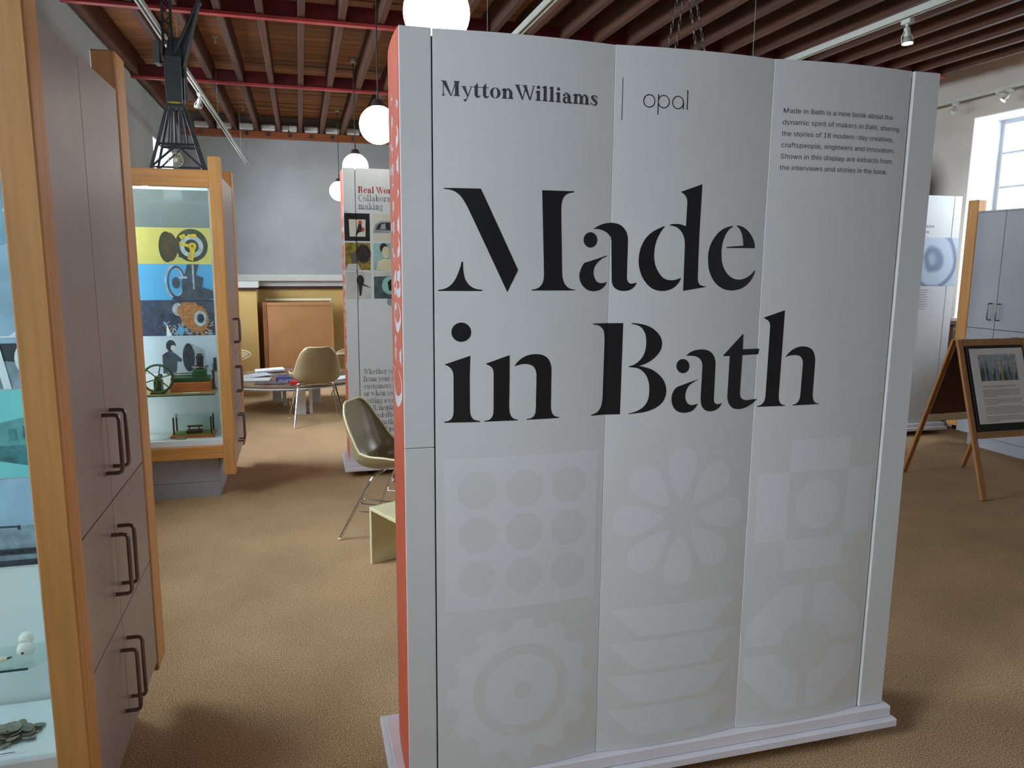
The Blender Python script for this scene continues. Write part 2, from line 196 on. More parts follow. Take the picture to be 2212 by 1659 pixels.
# outlines of the printed lettering: headline contours (1e-4 m on the panel) and a small sans alphabet
HEAD = json.loads('''[[[3454,17337],[4373,17342],[5338,15357],[5056,14803],[4077,16815],[4043,16879],[4008,16944],[3974,17003],[3942,17055],[3908,17103],[3872,17145],[3832,17184],[3787,17219],[3743,17247],[3702,17267],[3659,17281],[3615,17292],[3565,17301],[3511,17307],[3459,17312]],[[3887,15558],[3924,15558],[3925,15502],[3926,15445],[3930,15387],[3936,15325],[3944,15259],[3956,15201],[3969,15153],[3986,15110],[4008,15070],[4038,15029],[4074,14989],[4113,14954],[4153,14927],[4198,14904],[4246,14887],[4299,14875],[4358,14868],[4415,14861],[4415,14832],[3298,14831],[3298,14858],[3349,14865],[3402,14873],[3453,14886],[3504,14907],[3556,14934],[3603,14967],[3644,15004],[3682,15049],[3716,15098],[3747,15153],[3776,15216],[3801,15275],[3823,15330],[3843,15384],[3858,15433],[3870,15477],[3878,15518]],[[5950,17350],[6824,17355],[6825,17330],[6770,17320],[6713,17310],[6665,17296],[6625,17279],[6591,17257],[6562,17231],[6537,17201],[6515,17166],[6498,17126],[6487,17078],[6479,17023],[6474,16976],[6471,16941],[6471,16911],[6470,16882],[6529,15285],[6533,15240],[6538,15194],[6547,15150],[6560,15107],[6577,15063],[6598,15024],[6623,14988],[6654,14954],[6684,14927],[6715,14907],[6747,14893],[6781,14882],[6819,14873],[6861,14867],[6902,14861],[6902,14838],[5695,14841],[5695,14864],[5737,14870],[5781,14875],[5822,14885],[5862,14901],[5901,14923],[5934,14948],[5961,14979],[5986,15015],[6004,15054],[6016,15097],[6024,15144],[6028,15188],[6030,15227],[6029,15266],[6029,15303]],[[7512,16146],[7509,16107],[7499,16069],[7481,16035],[7458,16004],[7428,15979],[7394,15960],[7357,15948],[7318,15944],[7279,15947],[7242,15958],[7207,15976],[7177,16000],[7151,16030],[7132,16064],[7120,16100],[7116,16139],[7118,16177],[7129,16214],[7146,16249],[7169,16279],[7199,16304],[7232,16323],[7269,16335],[7307,16340],[7346,16337],[7383,16326],[7419,16309],[7449,16285],[7475,16255],[7494,16221],[7507,16184]],[[7802,15748],[7809,15727],[7761,15709],[7712,15690],[7667,15667],[7622,15636],[7578,15600],[7540,15563],[7508,15526],[7479,15488],[7458,15449],[7441,15408],[7430,15364],[7425,15323],[7425,15284],[7431,15246],[7441,15209],[7457,15169],[7478,15128],[7501,15094],[7529,15069],[7561,15050],[7594,15036],[7627,15027],[7662,15023],[7699,15024],[7742,15032],[7789,15046],[7835,15059],[7819,15028],[7802,14997],[7780,14966],[7750,14934],[7714,14901],[7678,14874],[7641,14855],[7602,14840],[7561,14829],[7517,14820],[7469,14814],[7419,14814],[7364,14821],[7304,14834],[7250,14854],[7203,14883],[7159,14919],[7120,14958],[7087,15000],[7057,15048],[7036,15095],[7023,15143],[7017,15194],[7017,15243],[7024,15292],[7037,15342],[7054,15390],[7077,15440],[7106,15489],[7131,15526],[7150,15545],[7166,15553],[7181,15561],[7228,15573],[7277,15587],[7332,15602],[7402,15623],[7483,15648],[7562,15672],[7641,15697],[7723,15723]],[[7391,16427],[7449,16459],[7508,16493],[7563,16520],[7614,16541],[7664,16556],[7717,16569],[7774,16581],[7837,16590],[7898,16594],[7943,16592],[8000,16586],[8054,16575],[8105,16558],[8155,16535],[8198,16507],[8236,16473],[8270,16431],[8298,16391],[8320,16351],[8337,16309],[8350,16266],[8358,16222],[8362,16176],[8366,16130],[8367,15188],[8371,15157],[8376,15124],[8385,15096],[8399,15070],[8419,15048],[8440,15031],[8461,15020],[8485,15015],[8514,15015],[8554,15021],[8601,15034],[8647,15045],[8634,15016],[8620,14986],[8602,14957],[8577,14928],[8548,14899],[8519,14875],[8490,14858],[8458,14844],[8423,14833],[8378,14824],[8327,14818],[8277,14817],[8228,14821],[8177,14830],[8132,14844],[8091,14865],[8052,14891],[8021,14921],[7997,14957],[7978,14999],[7965,15036],[7958,15066],[7957,15092],[7955,15117],[7916,16125],[7907,16159],[7899,16195],[7897,16227],[7879,16255],[7856,16281],[7829,16305],[7799,16329],[7763,16351],[7723,16371],[7676,16389],[7621,16405],[7566,16417],[7510,16423],[7449,16425]],[[9370,16533],[9379,16517],[9345,16474],[9310,16430],[9277,16383],[9244,16329],[9211,16269],[9184,16209],[9162,16150],[9144,16088],[9129,16025],[9118,15957],[9111,15885],[9108,15817],[9108,15754],[9113,15691],[9120,15632],[9131,15577],[9145,15523],[9165,15471],[9191,15416],[9224,15359],[9259,15308],[9296,15261],[9337,15216],[9378,15180],[9421,15154],[9465,15135],[9508,15122],[9551,15113],[9595,15109],[9637,15108],[9679,15109],[9721,15114],[9765,15123],[9815,15137],[9869,15156],[9922,15175],[9903,15134],[9884,15092],[9860,15052],[9828,15012],[9790,14970],[9748,14934],[9703,14903],[9653,14874],[9597,14852],[9534,14835],[9463,14822],[9394,14817],[9326,14819],[9256,14829],[9190,14845],[9128,14867],[9067,14897],[9011,14934],[8956,14982],[8902,15039],[8855,15097],[8815,15155],[8779,15217],[8750,15283],[8724,15356],[8702,15436],[8687,15514],[8680,15591],[8679,15670],[8684,15744],[8692,15815],[8706,15885],[8725,15951],[8750,16018],[8781,16086],[8815,16147],[8853,16202],[8897,16255],[8945,16302],[8998,16346],[9059,16388],[9125,16426],[9201,16463],[9287,16498]],[[10425,17647],[10405,16251],[10416,15194],[10420,15154],[10424,15112],[10433,15076],[10446,15044],[10465,15015],[10486,14993],[10510,14977],[10538,14966],[10569,14957],[10604,14950],[10645,14945],[10684,14940],[10674,14926],[9994,14820],[9987,16036],[9982,16086],[9977,16137],[9969,16186],[9955,16234],[9936,16282],[9915,16324],[9892,16361],[9864,16395],[9833,16427],[9799,16458],[9759,16488],[9713,16512],[9656,16529],[9590,16542],[9526,16554],[9525,16575],[9573,16583],[9622,16591],[9671,16596],[9721,16597],[9773,16594],[9825,16587],[9880,16575],[9939,16557],[9995,16540],[10004,17141],[10000,17179],[9996,17218],[9986,17255],[9968,17290],[9945,17325],[9916,17355],[9881,17381],[9839,17404],[9798,17427]],[[11442,16582],[11449,16563],[11401,16533],[11352,16502],[11309,16466],[11271,16421],[11236,16369],[11206,16311],[11179,16246],[11154,16172],[11135,16098],[11123,16022],[11115,15940],[11113,15861],[11117,15782],[11127,15699],[11142,15624],[11161,15557],[11187,15494],[11218,15434],[11258,15375],[11305,15317],[11356,15267],[11411,15225],[11472,15188],[11535,15159],[11601,15139],[11672,15127],[11741,15123],[11809,15129],[11879,15144],[11944,15164],[12005,15189],[12064,15222],[12117,15256],[12162,15294],[12203,15337],[12243,15378],[12266,15371],[12250,15322],[12234,15272],[12210,15220],[12171,15160],[12123,15094],[12072,15037],[12020,14991],[11962,14950],[11902,14916],[11838,14887],[11768,14862],[11701,14845],[11636,14833],[11568,14827],[11499,14826],[11425,14830],[11345,14840],[11268,14859],[11189,14890],[11108,14931],[11036,14980],[10970,15036],[10909,15102],[10858,15171],[10814,15246],[10776,15329],[10748,15409],[10729,15488],[10717,15569],[10710,15645],[10705,15717],[10704,15788],[10709,15857],[10721,15928],[10740,16001],[10765,16069],[10796,16134],[10835,16199],[10877,16259],[10924,16318],[10977,16376],[11032,16425],[11090,16466],[11154,16500],[11220,16528],[11291,16549],[11368,16566]],[[11561,16594],[11616,16588],[11673,16583],[11730,16570],[11790,16547],[11852,16516],[11911,16479],[11967,16434],[12022,16381],[12070,16327],[12110,16274],[12144,16217],[12171,16162],[12189,16105],[12200,16046],[12211,15989],[11271,15982],[11270,16010],[11815,16053],[11807,16112],[11798,16172],[11788,16227],[11776,16276],[11762,16324],[11743,16369],[11720,16414],[11692,16459],[11662,16497],[11631,16526],[11596,16550],[11563,16573]],[[4127,13794],[4122,13746],[4108,13699],[4085,13657],[4053,13620],[4015,13590],[3972,13567],[3925,13554],[3875,13550],[3827,13555],[3780,13569],[3737,13593],[3699,13624],[3668,13661],[3645,13704],[3632,13750],[3627,13798],[3632,13846],[3646,13892],[3669,13934],[3701,13971],[3738,14001],[3781,14024],[3828,14037],[3877,14042],[3926,14037],[3973,14022],[4016,13999],[4054,13968],[4085,13931],[4108,13888],[4123,13842]],[[4108,13195],[4090,12695],[4096,11801],[4099,11756],[4103,11709],[4111,11668],[4124,11631],[4141,11596],[4161,11567],[4182,11545],[4208,11528],[4237,11514],[4274,11503],[4318,11495],[4360,11487],[4360,11461],[3430,11468],[3430,11494],[3469,11502],[3510,11509],[3545,11520],[3575,11534],[3600,11551],[3621,11573],[3638,11600],[3653,11633],[3664,11670],[3670,11714],[3673,11764],[3675,11813],[3675,12660],[3672,12696],[3669,12733],[3663,12768],[3651,12802],[3635,12836],[3616,12866],[3591,12893],[3561,12918],[3532,12938],[3506,12952],[3479,12961],[3454,12969],[3454,12982]],[[5134,13192],[5134,12581],[5127,11830],[5132,11777],[5138,11721],[5146,11674],[5158,11634],[5174,11600],[5192,11571],[5211,11548],[5234,11528],[5260,11512],[5295,11500],[5335,11490],[5374,11480],[5375,11462],[4465,11463],[4465,11483],[4508,11490],[4551,11497],[4589,11507],[4619,11525],[4645,11547],[4666,11571],[4682,11596],[4695,11624],[4703,11658],[4709,11701],[4711,11752],[4714,11802],[4710,12724],[4706,12757],[4702,12791],[4694,12822],[4682,12850],[4664,12875],[4639,12900],[4602,12924],[4557,12948],[4512,12972],[4512,12985]],[[5253,12893],[5283,12933],[5315,12975],[5348,13013],[5386,13047],[5427,13079],[5471,13108],[5520,13134],[5574,13158],[5629,13176],[5688,13188],[5750,13196],[5812,13199],[5874,13197],[5938,13191],[5996,13179],[6047,13162],[6095,13139],[6136,13111],[6173,13075],[6206,13032],[6232,12986],[6251,12935],[6265,12879],[6274,12829],[6279,12789],[6279,12753],[6279,12718],[6276,11799],[6281,11753],[6287,11705],[6295,11663],[6307,11627],[6322,11596],[6339,11570],[6360,11548],[6384,11530],[6412,11516],[6446,11504],[6486,11495],[6525,11486],[6526,11465],[5608,11462],[5608,11484],[5650,11491],[5693,11497],[5730,11507],[5761,11522],[5789,11541],[5811,11564],[5828,11592],[5842,11625],[5851,11663],[5856,11711],[5857,11766],[5858,11820],[5865,12645],[5858,12686],[5851,12728],[5840,12767],[5825,12804],[5805,12839],[5782,12868],[5754,12890],[5723,12908],[5689,12922],[5654,12933],[5614,12942],[5575,12947],[5537,12949],[5497,12948],[5451,12942],[5391,12929],[5321,12911]],[[7454,13964],[8308,13965],[8295,11471],[7452,11463],[7452,11481],[7502,11497],[7555,11513],[7600,11531],[7638,11552],[7670,11576],[7698,11605],[7722,11638],[7744,11676],[7761,11721],[7775,11777],[7786,11842],[7793,11899],[7797,11943],[7797,11982],[7797,12019],[7808,13521],[7804,13567],[7802,13614],[7797,13658],[7789,13700],[7778,13740],[7764,13776],[7746,13806],[7722,13832],[7696,13855],[7667,13877],[7633,13897],[7596,13912],[7553,13922],[7503,13929],[7455,13935]],[[8539,13965],[8604,13961],[8672,13956],[8738,13948],[8805,13937],[8876,13923],[8946,13903],[9017,13878],[9090,13845],[9158,13807],[9221,13760],[9283,13706],[9333,13653],[9370,13603],[9399,13552],[9419,13503],[9432,13457],[9437,13411],[9436,13364],[9429,13313],[9414,13257],[9394,13206],[9367,13159],[9333,13113],[9293,13068],[9245,13022],[9188,12974],[9130,12932],[9069,12897],[9004,12865],[8945,12840],[8893,12823],[8844,12811],[8796,12799],[8860,12785],[8925,12769],[8990,12751],[9059,12730],[9132,12705],[9204,12671],[9279,12623],[9357,12564],[9424,12504],[9478,12445],[9525,12382],[9561,12319],[9587,12252],[9605,12181],[9615,12114],[9617,12052],[9612,11990],[9599,11932],[9580,11876],[9553,11822],[9520,11772],[9478,11726],[9428,11682],[9374,11645],[9316,11613],[9252,11584],[9185,11560],[9119,11538],[9046,11519],[8954,11502],[8828,11489],[8676,11477],[8531,11465],[8530,11485],[8587,11495],[8645,11505],[8701,11519],[8757,11538],[8814,11562],[8866,11591],[8917,11624],[8967,11663],[9009,11708],[9045,11760],[9075,11822],[9097,11888],[9110,11964],[9115,12051],[9115,12130],[9112,12201],[9104,12269],[9091,12332],[9072,12393],[9048,12452],[9021,12505],[8989,12553],[8952,12598],[8911,12637],[8868,12673],[8820,12705],[8762,12730],[8685,12747],[8593,12759],[8505,12770],[8504,12792],[8546,12801],[8590,12810],[8634,12826],[8681,12851],[8730,12883],[8775,12919],[8819,12959],[8860,13006],[8895,13056],[8923,13110],[8945,13170],[8961,13233],[8971,13303],[8976,13380],[8976,13451],[8972,13513],[8964,13573],[8950,13628],[8932,13681],[8908,13732],[8878,13777],[8843,13817],[8801,13855],[8750,13886],[8687,13908],[8612,13925],[8540,13942]],[[10289,12754],[10287,12715],[10278,12678],[10261,12644],[10237,12615],[10208,12591],[10174,12574],[10137,12564],[10098,12561],[10059,12566],[10021,12579],[9986,12598],[9955,12624],[9929,12655],[9909,12689],[9896,12727],[9890,12766],[9892,12804],[9902,12841],[9918,12874],[9942,12904],[9970,12928],[10004,12945],[10040,12955],[10079,12958],[10118,12953],[10156,12941],[10192,12922],[10223,12896],[10250,12865],[10270,12830],[10283,12793]],[[10571,12370],[10577,12357],[10525,12336],[10472,12314],[10423,12289],[10377,12261],[10331,12229],[10293,12192],[10263,12149],[10239,12100],[10222,12052],[10209,12004],[10203,11955],[10202,11909],[10208,11866],[10219,11823],[10235,11785],[10255,11749],[10280,11715],[10307,11689],[10340,11671],[10377,11660],[10411,11653],[10441,11651],[10471,11654],[10502,11659],[10536,11666],[10572,11676],[10608,11685],[10591,11652],[10574,11618],[10552,11585],[10520,11550],[10482,11514],[10442,11486],[10401,11468],[10355,11456],[10308,11447],[10258,11441],[10204,11439],[10151,11442],[10098,11451],[10043,11466],[9993,11487],[9946,11516],[9902,11554],[9866,11595],[9838,11640],[9815,11692],[9800,11741],[9790,11789],[9786,11837],[9787,11885],[9790,11932],[9799,11981],[9813,12026],[9837,12070],[9867,12113],[9895,12146],[9918,12165],[9939,12177],[9959,12188],[10015,12206],[10073,12224],[10134,12243],[10203,12265],[10280,12290],[10355,12312],[10426,12332],[10500,12351]],[[10172,13044],[10210,13076],[10248,13108],[10290,13136],[10336,13158],[10388,13178],[10444,13192],[10509,13202],[10581,13208],[10647,13209],[10704,13207],[10758,13200],[10808,13189],[10858,13170],[10908,13146],[10951,13117],[10989,13083],[11023,13043],[11051,13002],[11072,12961],[11089,12918],[11100,12878],[11107,12843],[11109,12808],[11111,12775],[11116,11784],[11120,11756],[11125,11726],[11134,11700],[11153,11678],[11178,11658],[11202,11645],[11224,11636],[11247,11633],[11274,11634],[11309,11641],[11350,11654],[11390,11665],[11374,11635],[11358,11603],[11338,11574],[11312,11546],[11280,11519],[11247,11496],[11212,11477],[11172,11461],[11130,11450],[11082,11443],[11028,11439],[10977,11442],[10931,11451],[10886,11466],[10846,11486],[10809,11514],[10775,11548],[10747,11585],[10727,11628],[10712,11676],[10701,11722],[10693,11764],[10690,11806],[10687,11847],[10695,12749],[10689,12783],[10682,12818],[10671,12852],[10653,12884],[10631,12917],[10604,12945],[10573,12970],[10537,12992],[10499,13009],[10458,13022],[10412,13031],[10362,13037],[10303,13041],[10237,13043]],[[11973,13612],[11987,13596],[11997,13172],[12553,13172],[12525,13008],[11994,13001],[11982,11914],[11989,11879],[11996,11844],[12008,11811],[12030,11781],[12059,11752],[12092,11729],[12129,11714],[12172,11703],[12216,11697],[12259,11694],[12307,11695],[12364,11698],[12441,11703],[12530,11711],[12587,11728],[12554,11693],[12520,11656],[12495,11618],[12443,11586],[12386,11554],[12327,11526],[12267,11500],[12201,11475],[12135,11457],[12063,11448],[11987,11445],[11917,11449],[11856,11460],[11798,11477],[11746,11503],[11699,11538],[11654,11584],[11619,11632],[11593,11685],[11574,11744],[11562,11796],[11557,11839],[11558,11879],[11559,11917],[11567,12993],[11354,12997],[11353,13024]],[[13259,14266],[13235,11769],[13243,11727],[13249,11683],[13260,11645],[13275,11613],[13295,11584],[13316,11561],[13338,11544],[13361,11532],[13385,11522],[13412,11515],[13441,11510],[13469,11505],[13465,11487],[12582,11482],[12581,11501],[12621,11512],[12663,11524],[12700,11540],[12731,11561],[12758,11587],[12780,11616],[12796,11648],[12808,11683],[12816,11718],[12821,11751],[12823,11786],[12825,11820],[12835,13776],[12831,13817],[12826,13859],[12817,13895],[12801,13925],[12780,13951],[12753,13975],[12716,13999],[12673,14022],[12631,14044],[12630,14058]],[[13358,12916],[13392,12957],[13427,12999],[13464,13038],[13503,13073],[13545,13107],[13589,13137],[13635,13162],[13687,13184],[13740,13201],[13796,13213],[13858,13220],[13918,13220],[13981,13214],[14045,13202],[14103,13184],[14153,13161],[14199,13130],[14237,13094],[14267,13051],[14292,13000],[14311,12950],[14325,12903],[14333,12854],[14342,12807],[14338,11777],[14345,11741],[14352,11705],[14361,11672],[14374,11641],[14390,11611],[14408,11587],[14426,11568],[14447,11554],[14471,11543],[14501,11534],[14537,11528],[14572,11522],[14569,11501],[13698,11490],[13697,11509],[13735,11520],[13775,11532],[13810,11546],[13838,11566],[13864,11590],[13884,11616],[13900,11644],[13913,11675],[13923,11708],[13927,11747],[13929,11790],[13931,11832],[13940,12714],[13936,12748],[13931,12783],[13923,12816],[13907,12849],[13887,12882],[13863,12909],[13836,12930],[13804,12946],[13770,12957],[13731,12966],[13688,12970],[13645,12972],[13603,12971],[13559,12967],[13513,12960],[13464,12948],[13410,12932]]]''')
